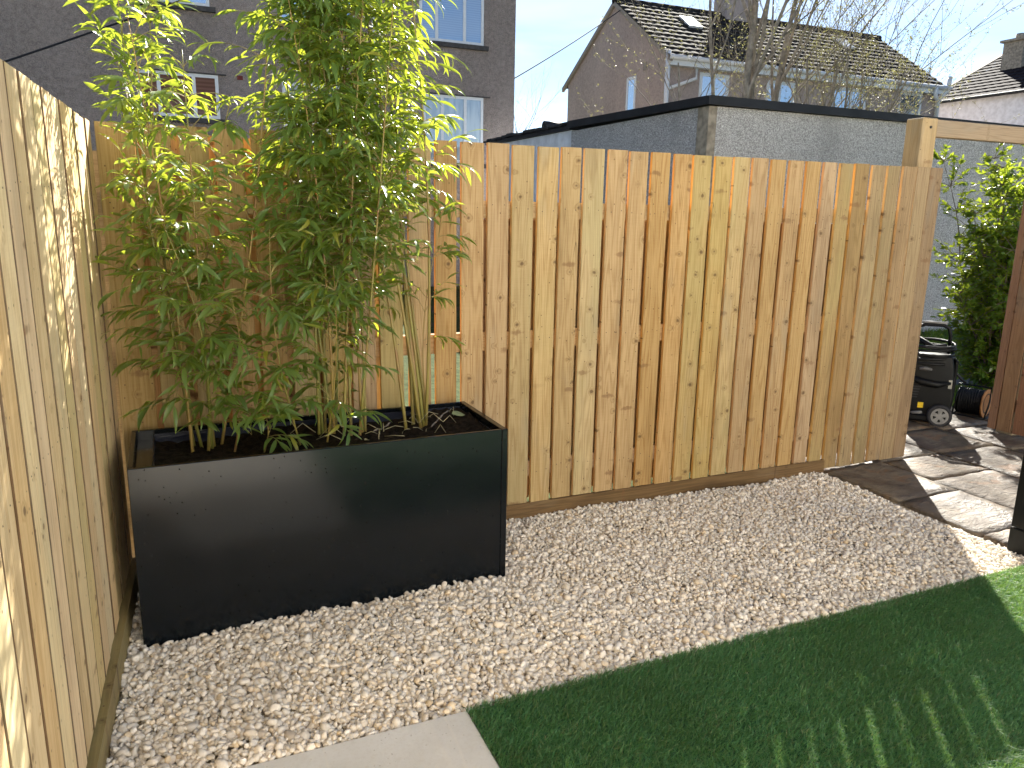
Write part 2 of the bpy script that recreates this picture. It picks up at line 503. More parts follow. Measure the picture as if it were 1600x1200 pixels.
# pale smooth paving slabs near the camera
def pale_stone():
    t = NT('pale_limestone')
    p = t.pos(); n = t.noise(p, 3.0, 6, 0.6); n2 = t.noise(p, 90, 4, 0.6)
    c = t.mix(t.ss(n, 0.35, 0.65), (0.69, 0.67, 0.63), (0.79, 0.775, 0.745))
    c = t.mix(t.math('MULTIPLY', t.ss(n2, 0.45, 0.7), 0.25), c, (0.58, 0.53, 0.46))
    vn = t.noise(t.vmul(p, (1.0, 0.25, 1.0)), 2.2, 3, 0.5, 0.6)
    vein = t.ss(t.math('ABSOLUTE', t.math('SUBTRACT', vn, 0.5)), 0.012, 0.0)
    c = t.mix(t.math('MULTIPLY', vein, 0.35), c, (0.80, 0.76, 0.68))
    pit = t.vor(p, 70); pcs = t.sep(pit.outputs['Color'])
    pm = t.math('MULTIPLY', t.ss(pit.outputs['Distance'], 0.22, 0.08), t.ss(pcs[0], 0.72, 0.8))
    c = t.mix(t.math('MULTIPLY', pm, 0.5), c, (0.40, 0.35, 0.29))
    bl = t.noise(p, 1.3, 5, 0.65)
    c = t.mix(t.math('MULTIPLY', t.ss(bl, 0.5, 0.68), 0.35), c, (0.52, 0.47, 0.40))
    t.pbr(c, 0.55, t.bump(t.math('SUBTRACT', n2, pm), 0.3, 0.003), 0.3)
    return t.m
M['pale_stone'] = pale_stone()
pav = tag(empty('paving'), 'pale smooth stone paving beside the artificial lawn', kind='structure')
yy = [-1.352, -1.955, -2.56, -3.165, -3.77]
xx = [-0.17, 0.446, 1.072]
xx = [-0.75, 0.163, 1.076]
for i in range(2):
    for j in range(4):
        lo = (xx[i] + 0.004, yy[j+1] + 0.004, -0.04); hi = (xx[i+1] - 0.0, yy[j] - 0.0, 0.004)
        if i == 0 and j == 0: continue
        s = MB().cbox(lo, hi, 0.003)
        s.build('paving_slab', M['pale_stone'], pav)

for i in range(16):  # more slabs added out of view, bouncing sun onto fence and gravel
    for j in range(6):
        x0 = -5.6 + 0.913*i; y1 = -3.20 - 0.604*j
        if x0 < 1.0 and y1 > -3.7 and x0 > -0.8: continue
        if x0 < -0.2 and y1 > -4.0: continue
        MB().cbox((x0 + 0.004, y1 - 0.600, -0.04), (x0 + 0.909, y1, 0.004), 0.003).build('paving_slab', M['pale_stone'], pav)

# artificial lawn
def lawn_mats():
    t = NT('turf_blade')
    isl = t.n('NewGeometry').outputs['Random Per Island']
    p = t.pos(); n = t.noise(p, 2.3, 4, 0.6)
    c = t.ramp(isl, [(0.0, (0.044, 0.165, 0.072)), (0.45, (0.074, 0.235, 0.10)), (0.8, (0.115, 0.285, 0.12)), (0.93, (0.19, 0.33, 0.15)), (1.0, (0.30, 0.27, 0.16))])
    c = t.mix(t.math('MULTIPLY', t.ss(n, 0.42, 0.7), 0.45), c, (0.05, 0.12, 0.045))
    d = t.n('BsdfPrincipled'); t.put(d.inputs['Base Color'], c); d.inputs['Roughness'].default_value = 0.42; d.inputs['Specular IOR Level'].default_value = 0.45
    tr = t.n('BsdfTranslucent'); t.put(tr.inputs[0], t.mix(0.65, c, (0.32, 0.46, 0.03)))
    mx = t.n('MixShader'); mx.inputs[0].default_value = 0.35
    t.t.links.new(d.outputs[0], mx.inputs[1]); t.t.links.new(tr.outputs[0], mx.inputs[2])
    t.surf(mx.outputs[0])
    b = NT('turf_base')
    n2 = b.noise(b.pos(), 120, 3)
    b.pbr(b.mix(b.ss(n2, 0.3, 0.7), (0.028, 0.090, 0.036), (0.075, 0.19, 0.075)), 0.8, b.bump(n2, 0.8, 0.01), 0.15)
    return t.m, b.m
M['blade'], M['turf'] = lawn_mats()
LX0 = 1.082
lw = MB(); lw.add([(LX0, -3.19, 0.0), (9, -3.19, 0.0), (9, -1.42, 0.0), (LX0, EDGE_Y(LX0) - 0.004, 0.0)], [(0, 1, 2, 3)])
tag(lw.build('lawn_ground', M['turf']), 'backing of the artificial lawn', kind='structure')
def blades(N, x0, x1, y0, y1, hmin, hmax, wid, zb, keep=None, lean=(0.25, -0.35), spread=0.55, rs=np.random.RandomState(8)):
    x = rs.uniform(x0, x1, N); y = rs.uniform(y0, y1, N)
    if keep is not None:
        k = keep(x, y); x = x[k]; y = y[k]
    N = len(x)
    h = rs.uniform(hmin, hmax, N)
    pl = np.sin(x*2.1 + 1.3)*np.cos(y*2.7) * 0.35
    lx = lean[0] + pl + spread*rs.normal(size=N); ly = lean[1] + pl*0.6 + spread*rs.normal(size=N)
    a = rs.uniform(0, math.pi, N); wx = np.cos(a)*wid; wy = np.sin(a)*wid
    z = np.full(N, zb)
    V = np.stack([np.stack([x-wx, y-wy, z], 1), np.stack([x+wx, y+wy, z], 1),
                  np.stack([x-wx*.8+lx*h*.35, y-wy*.8+ly*h*.35, z+h*.6], 1), np.stack([x+wx*.8+lx*h*.35, y+wy*.8+ly*h*.35, z+h*.6], 1),
                  np.stack([x+lx*h, y+ly*h, z+h*(0.95 - 0.15*np.hypot(lx, ly))], 1)], 1)
    F = np.array([[0, 1, 3], [0, 3, 2], [2, 3, 4]])[None] + (np.arange(N)*5)[:, None, None]
    return V.reshape(-1, 3), F.reshape(-1, 3)
V, F = blades(230000, LX0 - 0.008, 4.1, -2.45, -1.33, 0.014, 0.027, 0.00095, 0.0,
              keep=lambda x, y: (y < EDGE_Y(x) + 0.006))
o = np_mesh('lawn', V, F, M['blade'], False)
tag(o, 'short dark green artificial grass in the shade of the fence', kind='stuff')

# riven sandstone patio, wet
def sandstone():
    t = NT('riven_sandstone')
    oi = t.n('ObjectInfo').outputs['Random']
    p = t.vadd(t.pos(), t.comb(t.math('MULTIPLY', oi, 7.0), t.math('MULTIPLY', oi, 3.0), 0.0))
    n = t.noise(p, 3.2, 5, 0.6, 0.5); n2 = t.noise(t.vmul(p, (1.0, 2.2, 1.0)), 13, 6, 0.62, 0.8); n3 = t.noise(p, 120, 3)
    c = t.ramp(n, [(0.30, (0.058, 0.042, 0.033)), (0.45, (0.125, 0.090, 0.062)), (0.56, (0.185, 0.15, 0.108)), (0.66, (0.21, 0.11, 0.048))])
    c = t.mix(t.math('MULTIPLY', oi, 0.45), c, (0.17, 0.15, 0.125))
    c = t.mix(t.math('MULTIPLY', t.ss(n2, 0.5, 0.62), 0.6), c, (0.055, 0.045, 0.037))
    wet = t.ss(t.noise(p, 2.0, 3), 0.40, 0.62)
    rough = t.math('SUBTRACT', 0.72, t.math('MULTIPLY', wet, 0.34))
    h = t.math('ADD', t.math('MULTIPLY', n2, 1.0), t.math('MULTIPLY', n3, 0.12))
    t.pbr(c, rough, t.bump(h, 0.9, 0.02), 0.35)
    return t.m
M['sandstone'] = sandstone()
M['joint'] = flat_mat('dark_joint', (0.028, 0.024, 0.018), 0.85, 0.2, noise=0.4, scale=60)
pat = MB(); pat.add([(3.855, -1.16, -0.018), (8.2, -1.16, -0.018), (8.2, 1.05, -0.018), (3.855, 1.05, -0.018)], [(0, 1, 2, 3)])
pat_o = tag(pat.build('patio', M['joint']), 'wet riven sandstone patio by the gateway', kind='structure')
def slab(x0, x1, y0, y1, sd):
    r = np.random.RandomState(sd)
    n = 9
    v = []; f = []
    jx = r.normal(size=4)*0.003
    for j in range(n):
        for i in range(n):
            u, w = i/(n-1), j/(n-1)
            edge = min(u, 1-u, w, 1-w)
            ux = x0 + (x1-x0)*u + (r.normal()*0.0035 if edge == 0 else 0); uy = y0 + (y1-y0)*w + (r.normal()*0.0035 if edge == 0 else 0)
            z = 0.008 + r.normal()*0.0014 - (0.003 if edge == 0 else 0) + jx[0]*(u-.5) + jx[1]*(w-.5)
            v.append((ux, uy, z))
    for j in range(n-1):
        for i in range(n-1): f.append((j*n+i, j*n+i+1, (j+1)*n+i+1, (j+1)*n+i))
    ring = [i for i in range(n)] + [j*n+n-1 for j in range(1, n)] + [(n-1)*n+i for i in range(n-2, -1, -1)] + [j*n for j in range(n-2, 0, -1)]
    o = len(v)
    for k in ring: v.append((v[k][0], v[k][1], -0.017))
    for a in range(len(ring)):
        c2 = (a+1) % len(ring); f.append((ring[a], o+a, o+c2, ring[c2]))
    m = MB().add(v, f, 0, True); m.sm = [k < (n-1)*(n-1) for k in range(len(f))]
    return m.build('paving_slab', M['sandstone'], pat_o, recalc=True)
J = 0.0085
cols = [(3.862, 4.345, [-1.16, -1.03, -0.555, 0.02, 0.50, 1.04]), (4.345, 4.865, [-1.16, -0.90, -0.375, -0.02, 0.55, 1.04]),
        (4.865, 5.40, [-1.16, -0.62, -0.03, 0.44, 1.04]), (5.40, 5.96, [-1.16, -0.75, -0.15, 0.36, 1.04]), (5.96, 6.6, [-1.16, -0.45, 0.2, 1.04]), (6.6, 7.3, [-1.16, -0.3, 0.4, 1.04])]
k = 0
for (a, c2, ys) in cols:
    for y0, y1 in zip(ys, ys[1:]):
        slab(a + J, c2 - J, y0 + J, y1 - J, 100 + k); k += 1

# ------------------------------------------------------------------ fences
rnd = random.Random(11)
board_cache = {}
def board_mesh(w, th, h, nails, seed, mat, edge=None):
    """upright board, origin at its foot, faces -y; nails as small domed heads"""
    key = (round(w, 3), round(th, 3), round(h, 3), nails, seed, mat)
    if key in board_cache: return board_cache[key]
    r = random.Random(seed*7 + 1)
    m = MB(); c = 0.0022; n = 7
    prof = []
    xs = (-w/2, -w/2 + c, w/2 - c, w/2)
    v = []; f = []
    bow = r.uniform(-0.003, 0.003); cup = r.uniform(0.0, 0.0016)
    for k in range(n):
        z = h*k/(n-1); t = k/(n-1); sx = bow*math.sin(math.pi*t) + r.uniform(-0.0006, 0.0006)
        e0 = r.uniform(-0.0007, 0.0007); e1 = r.uniform(-0.0007, 0.0007)
        ring = [(-w/2+e0, c), (-w/2+c+e0, 0), (0, cup), (w/2-c+e1, 0), (w/2+e1, c), (w/2+e1, th), (-w/2+e0, th)]
        for (x, y) in ring: v.append((x + sx, y, z))
    q = 7; fm = []
    for k in range(n-1):
        for i in range(q):
            j = (i+1) % q; f.append((k*q+i, k*q+j, (k+1)*q+j, (k+1)*q+i)); fm.append(2 if i in (4, 6) or (i in (0, 3) and edge is M['gap_shade_edge']) else 0)
    f.append(tuple(reversed(range(q)))); f.append(tuple((n-1)*q + i for i in range(q)))
    m.add(v, f, 0); m.m = fm + [0, 0]
    for zn in nails:
        for sx in (-0.27, 0.27):
            x = sx*w + r.uniform(-0.006, 0.006); z = zn + r.uniform(-0.014, 0.014)
            rr = 0.0026
            pts = [(x, -0.0009, z)] + [(x + rr*math.cos(t*math.pi/3), 0.0003, z + rr*math.sin(t*math.pi/3)) for t in range(6)]
            m.add(pts, [(0, 1 + (t+1) % 6, 1 + t) for t in range(6)], 1)
    me = bpy.data.meshes.new('board'); me.from_pydata(m.v, [], m.f)
    me.materials.append(mat); me.materials.append(M['nail']); me.materials.append(edge or mat); me.polygons.foreach_set('material_index', m.m)
    bm = bmesh.new(); bm.from_mesh(me); bmesh.ops.recalc_face_normals(bm, faces=bm.faces); bm.to_mesh(me); bm.free()
    board_cache[key] = me
    return me

H = 1.797
edges = [(0.112, 0.240), (0.262, 0.366), (0.392, 0.497), (0.522, 0.628), (0.652, 0.757), (0.780, 0.882), (0.905, 1.008), (1.030, 1.135), (1.158, 1.262),
         (1.286, 1.388), (1.411, 1.510), (1.531, 1.638), (1.653, 1.757), (1.778, 1.885), (1.903, 2.006), (2.024, 2.127), (2.146, 2.254), (2.273, 2.378),
         (2.396, 2.498), (2.519, 2.625), (2.644, 2.746), (2.766, 2.873), (2.893, 2.997), (3.016, 3.117), (3.138, 3.239), (3.260, 3.355),
         (3.378, 3.475), (3.498, 3.597), (3.620, 3.712), (3.737, 3.830), (3.853, 3.956), (3.980, 4.080), (4.103, 4.198), (4.222, 4.326), (4.328, 4.434), (4.436, 4.540)]
fence = tag(empty('timber_fence'), 'tall pale timber board fence running behind the black planter', 'fence')
NZ = (1.44, 0.84, 0.17)
for i, (a, c2) in enumerate(edges):
    zb = 0.078 if a < 3.84 else 0.016 + rnd.uniform(0, 0.008)
    w = c2 - a
    me = board_mesh(round(w, 2), 0.019, round(H - zb, 2), NZ, i % 9, M['fence_brown'] if a > 3.70 else M['fence'], M['glow_edge'])
    o = link('board', me, fence, ((a+c2)/2, -0.019 + rnd.uniform(-0.0012, 0.0012), zb + rnd.uniform(-0.002, 0.003)), (0, rnd.uniform(-0.0022, 0.0022), 0))
    o.scale = (w/round(w, 2), 1, (H - zb)/round(H - zb, 2))
# boards added behind the rails to keep sun out below the top rail
for i in range(len(edges) - 1):
    g0 = (edges[i][1] + edges[i+1][0])/2 - 0.012
    skip = i in (8, 9, 10)
    if not skip:
        me = board_mesh(0.088, 0.018, 1.69 if i < 8 else 1.39, (), i % 5, M['fence_back'])
        link('board', me, fence, (g0, 0.047, 0.08 + rnd.uniform(-0.006, 0.004)))
        me = board_mesh(0.040, 0.018, 1.40, (), i % 3 + 20, M['fence_back'])
        link('board', me, fence, (g0 + 0.066, 0.0665, 0.08))
for zc, h in ((1.512, 0.076), (0.905, 0.088), (0.250, 0.08)):
    s = MB().cbox((0.11, 0.003, zc - h/2), (4.50, 0.045, zc + h/2), 0.002)
    s.build('rail', M['rail'], fence)
s = MB().cbox((0.17, -0.024, -0.06), (3.862, 0.0, 0.076), 0.003)
s.build('gravel_board', M['gravel_board'], fence)
MB().cbox((0.085, 0.07, -0.05), (0.155, 0.15, 1.70), 0.003).build('post', M['rail'], fence)
MB().cbox((2.2, 0.088, -0.05), (2.29, 0.17, 1.46), 0.003).build('post', M['rail'], fence)

side = tag(empty('timber_fence'), 'sunlit pale timber fence with bamboo shadows on the near left', 'fence')
ang = math.atan(0.039)
y = -0.03; i = 0
while y > -4.6:
    w = rnd.uniform(0.104, 0.122); yc = y - w/2
    me = board_mesh(round(w, 2), 0.019, 1.70, NZ[:2], (i % 8) + 40, M['fence_side'], M['gap_shade_edge'])
    # local -y face turns to +x
    o = link('board', me, side, (SX(yc) - 0.004 + rnd.uniform(-0.0022, 0.0022), yc, 0.094 + rnd.uniform(-0.002, 0.002)), (0, rnd.uniform(-0.002, 0.002), math.pi/2 - ang))
    o.scale = (w/round(w, 2), 1, 1.0)
    me2 = board_mesh(0.07, 0.018, 1.69, (), i % 4 + 60, M['side_back'])
    link('board', me2, side, (SX(yc - w/2) - 0.068, yc - w/2 - 0.005, 0.09), (0, 0, math.pi/2 - ang))
    y -= w + rnd.uniform(0.008, 0.013); i += 1
def along(x0, x1, y0, y1, z0, z1):
    """bar along the left fence; x measured from its face line"""
    v = []
    for yy_ in (y0, y1):
        for xx_ in (x0, x1):
            for zz in (z0, z1): v.append((SX(yy_) + xx_, yy_, zz))
    return MB().add(v, [(0,1,3,2), (4,6,7,5), (0,4,5,1), (2,3,7,6), (0,2,6,4), (1,5,7,3)])
for zc in (1.50, 0.90, 0.25):
    along(-0.068, -0.026, -4.6, 0.0, zc - 0.04, zc + 0.04).build('rail', M['gravel_board_side'], side)
along(-0.022, 0.021, -4.6, -0.03, -0.06, 0.092).build('gravel_board', M['gravel_board_side'], side)

# ------------------------------------------------------------------ gateway
gf = tag(empty('gate_frame', (4.5, 0.12, 0)), 'square timber gatepost and cross beam at the right end of the fence', 'gate frame')
def local(m, root):
    m.v = [tuple(Vector(p) - Vector(root.location)) for p in m.v]; return m
local(MB().cbox((4.436, 0.070, -0.05), (4.560, 0.190, 2.088), 0.006), gf).build('post', M['post'], gf)
local(MB().cbox((5.73, 0.080, -0.05), (5.85, 0.200, 2.088), 0.006), gf).build('post', M['post'], gf)
local(MB().cbox((4.562, 0.078, 1.985), (5.728, 0.135, 2.083), 0.003), gf).build('beam', M['beam'], gf)
local(MB().cyl((4.500, 0.0705, 2.035), (4.500, 0.064, 2.035), 0.008, 8), gf).build('bolt', M['nail'], gf)
gl = tag(empty('garden_gate', (5.70, 0.245, 0.03), R(3.5)), 'open reddish brown boarded gate standing in the gateway', 'gate')
for k in range(7):
    me = board_mesh(0.10, 0.018, 1.72, (), k % 4 + 80, M['gate'])
    w = 0.055 if k == 0 else 0.10
    yk = -(0.0275 if k == 0 else 0.113 + (k-1)*0.113)
    o = link('board', me, gl, (0.0, yk, 0.0), (0, 0, math.pi/2 + math.pi))
    o.scale = (w/0.10, 1, 1)
for z in (0.15, 1.5):
    MB().cbox((0.020, -0.76, z), (0.055, -0.01, z + 0.09), 0.002).build('brace', M['gate'], gl)

# dark painted timber screen at the right edge
def black_paint():
    t = NT('black_painted_timber')
    n = t.noise(t.vmul(t.obj(), (1, 1, 0.05)), 60, 4)
    t.pbr(t.mix(n, (0.004, 0.005, 0.005), (0.010, 0.011, 0.010)), 0.5, t.bump(n, 0.3, 0.002), 0.25)
    return t.m
M['black_paint'] = black_paint()
scn = tag(empty('timber_screen', (3.84, -1.17, 0)), 'black painted timber screen beside the patio at the picture edge', 'screen')
for k in range(9):
    MB().cbox((0.002, -0.004 - 0.142*(k+1) + 0.006, 0.115), (0.024, -0.004 - 0.142*k, 1.8), 0.003).build('board', M['black_paint'], scn)
MB().cbox((0.0, -1.29, -0.02), (0.05, -0.003, 0.11), 0.003).build('plinth', M['black_paint'], scn)
MB().cbox((0.026, -1.29, 0.12), (0.06, -0.006, 1.78), 0.003).build('backing', M['black_paint'], scn)

# ------------------------------------------------------------------ planter
def planter_mats():
    t = NT('black_powder_coat')
    o = t.obj()
    v = t.vor(t.vmul(o, (1, 1, 1)), 55); vc = t.sep(v.outputs['Color'])
    cl = t.noise(o, 4.5, 2)
    spot = t.math('MULTIPLY', t.ss(v.outputs['Distance'], 0.17, 0.10), t.ss(t.math('ADD', vc[0], t.math('MULTIPLY', cl, 0.9)), 1.16, 1.22))
    sm = t.noise(t.vmul(o, (1.0, 1.0, 3.0)), 5, 5, 0.6)
    c = t.mix(t.ss(sm, 0.35, 0.7), (0.003, 0.0048, 0.0068), (0.0052, 0.0072, 0.0095))
    c = t.mix(t.math('MULTIPLY', spot, 0.8), c, (0.015, 0.011, 0.007))
    rough = t.math('ADD', 0.13, t.math('MULTIPLY', sm, 0.09))
    rough = t.math('ADD', rough, t.math('MULTIPLY', spot, 0.35))
    n = t.noise(o, 420, 2)
    big = t.noise(o, 2.2, 1)
    h = t.math('ADD', t.math('MULTIPLY', n, 0.05), t.math('MULTIPLY', big, 2.0))
    t.pbr(c, rough, t.bump(h, 0.15, 0.003), t.math('MULTIPLY', 0.5, t.math('SUBTRACT', 1.0, t.math('MULTIPLY', spot, 0.9))))
    l = NT('blue_black_liner')
    nn = l.noise(l.vmul(l.obj(), (1, 1, 4)), 9, 4, 0.6, 0.5)
    l.pbr(l.mix(nn, (0.004, 0.006, 0.016), (0.010, 0.014, 0.034)), 0.35, l.bump(nn, 0.6, 0.01), 0.4)
    s = NT('dark_compost')
    p = s.pos(); n1 = s.noise(p, 45, 6, 0.7); n2 = s.noise(p, 9, 3)
    c = s.mix(s.ss(n1, 0.35, 0.7), (0.006, 0.005, 0.004), (0.035, 0.025, 0.017))
    s.pbr(c, 0.95, s.bump(n1, 1.0, 0.02), 0.1)
    return t.m, l.m, s.m
M['coat'], M['liner'], M['soil'] = planter_mats()
PW, PD, PT = 1.386, 0.498, 0.644
pl = tag(empty('planter', (0.153, -0.582, 0.0), 0.014), 'large black metal trough planter holding tall bamboo on the gravel', 'planter')
MB().cbox((0.0, 0.0, -0.03), (PW - 0.026, 0.016, PT), 0.002).build('front_panel', M['coat'], pl)
MB().cbox((PW - 0.0245, -0.002, -0.03), (PW, 0.020, PT + 0.001), 0.002).build('corner_strip', M['coat'], pl)
MB().cbox((0.0, PD - 0.016, -0.03), (PW, PD, PT), 0.002).build('back_panel', M['coat'], pl)
MB().cbox((0.0, 0.0175, -0.03), (0.016, PD - 0.0175, PT), 0.002).build('end_panel', M['coat'], pl)
MB().cbox((PW - 0.024, 0.0215, -0.03), (PW, PD - 0.0175, PT), 0.002).build('end_panel', M['coat'], pl)
MB().cbox((0.0175, 0.0175, PT - 0.052), (0.075, PD - 0.0175, PT - 0.040), 0.002).build('inner_lip', M['coat'], pl)
li = MB()
li.box((0.076, 0.0172, 0.3), (0.080, PD - 0.0172, PT - 0.022))
li.box((0.081, 0.0172, 0.3), (PW - 0.030, 0.0195, PT - 0.022))
li.box((0.081, PD - 0.0195, 0.3), (PW - 0.030, PD - 0.0172, PT - 0.018))
li.box((PW - 0.0295, 0.022, 0.3), (PW - 0.026, PD - 0.018, PT - 0.03))
li.build('liner', M['liner'], pl)
rs2 = np.random.RandomState(5)
v = []; f = []; nx, ny = 64, 24
for j in range(ny):
    for i in range(nx):
        x = 0.081 + (PW - 0.112)*i/(nx-1); yv = 0.020 + (PD - 0.04)*j/(ny-1)
        z = 0.592 + 0.016*(x/PW) + 0.012*math.sin(x*9 + yv*5) + rs2.normal()*0.0045
        v.append((x, yv, z))
for j in range(ny-1):
    for i in range(nx-1): f.append((j*nx+i, j*nx+i+1, (j+1)*nx+i+1, (j+1)*nx+i))
MB().add(v, f, 0, True).build('soil', M['soil'], pl)

# ------------------------------------------------------------------ bamboo
def leaf_mat(name, a, c2, tr, trans=0.45, rough=0.33, spec=0.5):
    t = NT(name)
    isl = t.n('NewGeometry').outputs['Random Per Island']
    r = t.math('FRACT', t.math('ADD', t.math('MULTIPLY', isl, 9.3), t.math('MULTIPLY', t.n('ObjectInfo').outputs['Random'], 7.7)))
    c = t.mix(r, a, c2)
    yel = t.ss(r, 0.93, 0.97)
    c = t.mix(t.math('MULTIPLY', yel, 0.75), c, (0.30, 0.26, 0.03))
    p = t.n('BsdfPrincipled'); t.put(p.inputs['Base Color'], c); p.inputs['Roughness'].default_value = rough; p.inputs['Specular IOR Level'].default_value = spec
    x = t.n('BsdfTranslucent'); t.put(x.inputs[0], t.mix(t.math('MULTIPLY', r, 0.4), tr, tuple(v*0.7 for v in tr)))
    m = t.n('MixShader'); m.inputs[0].default_value = trans
    t.t.links.new(p.outputs[0], m.inputs[1]); t.t.links.new(x.outputs[0], m.inputs[2])
    return t.surf(m.outputs[0])
M['bleaf'] = leaf_mat('bamboo_leaf', (0.060, 0.125, 0.036), (0.120, 0.195, 0.054), (0.54, 0.62, 0.045), 0.47)
def culm_mat():
    t = NT('bamboo_culm')
    r = t.n('ObjectInfo').outputs['Random']
    n = t.noise(t.obj(), 6, 3)
    c = t.mix(r, (0.15, 0.165, 0.035), (0.29, 0.20, 0.06))
    c = t.mix(t.ss(n, 0.45, 0.7), c, (0.21, 0.115, 0.045))
    t.pbr(c, 0.38, None, 0.45)
    return t.m
M['culm'] = culm_mat()
M['twig'] = flat_mat('bamboo_twig', (0.26, 0.21, 0.085), 0.5, 0.3, noise=0.3)

leaf_shapes = []
def make_leaf_shape(droop, fold, twist):
    v = []; f = []; n = 6
    prof = [0.10, 0.80, 1.0, 0.86, 0.50, 0.0]
    x = z = 0.0
    for i in range(n):
        t = i/(n-1); a = -droop*t*t*1.1; s = 1/(n-1)
        if i: x += math.cos(a)*s; z += math.sin(a)*s
        w = prof[i]*0.5*0.155; tw = twist*t
        for sg in (-1, 0, 1):
            v.append((x, sg*w*math.cos(tw), z + abs(sg)*w*fold + sg*w*math.sin(tw)))
    for i in range(n-1):
        for c in (0, 1): f.append((i*3+c, (i+1)*3+c, (i+1)*3+c+1, i*3+c+1))
    return np.array(v), np.array(f)
r_ = random.Random(2)
for k in range(8):
    leaf_shapes.append(make_leaf_shape(r_.uniform(0.15, 1.1), r_.uniform(0.15, 0.5), r_.uniform(-0.7, 0.7)))
leaf_meshes = []
for v, f in leaf_shapes:
    me = bpy.data.meshes.new('leaf'); me.from_pydata(v.tolist(), [], f.tolist()); me.materials.append(M['bleaf'])
    me.polygons.foreach_set('use_smooth', [True]*len(f)); me.update(); leaf_meshes.append(me)

def leaf_matrix(p, d, up, size, roll, wid=1.0):
    x = d.normalized(); z = up - x*up.dot(x)
    if z.length < 1e-4: z = Vector((0, 0, 1))
    z.normalize(); yv = z.cross(x)
    m = Matrix((x, yv, z)).transposed()
    m = m @ Matrix.Rotation(roll, 3, 'X')
    m4 = m.to_4x4() @ Matrix.Diagonal((size, size*wid, size, 1))
    m4.translation = p
    return m4

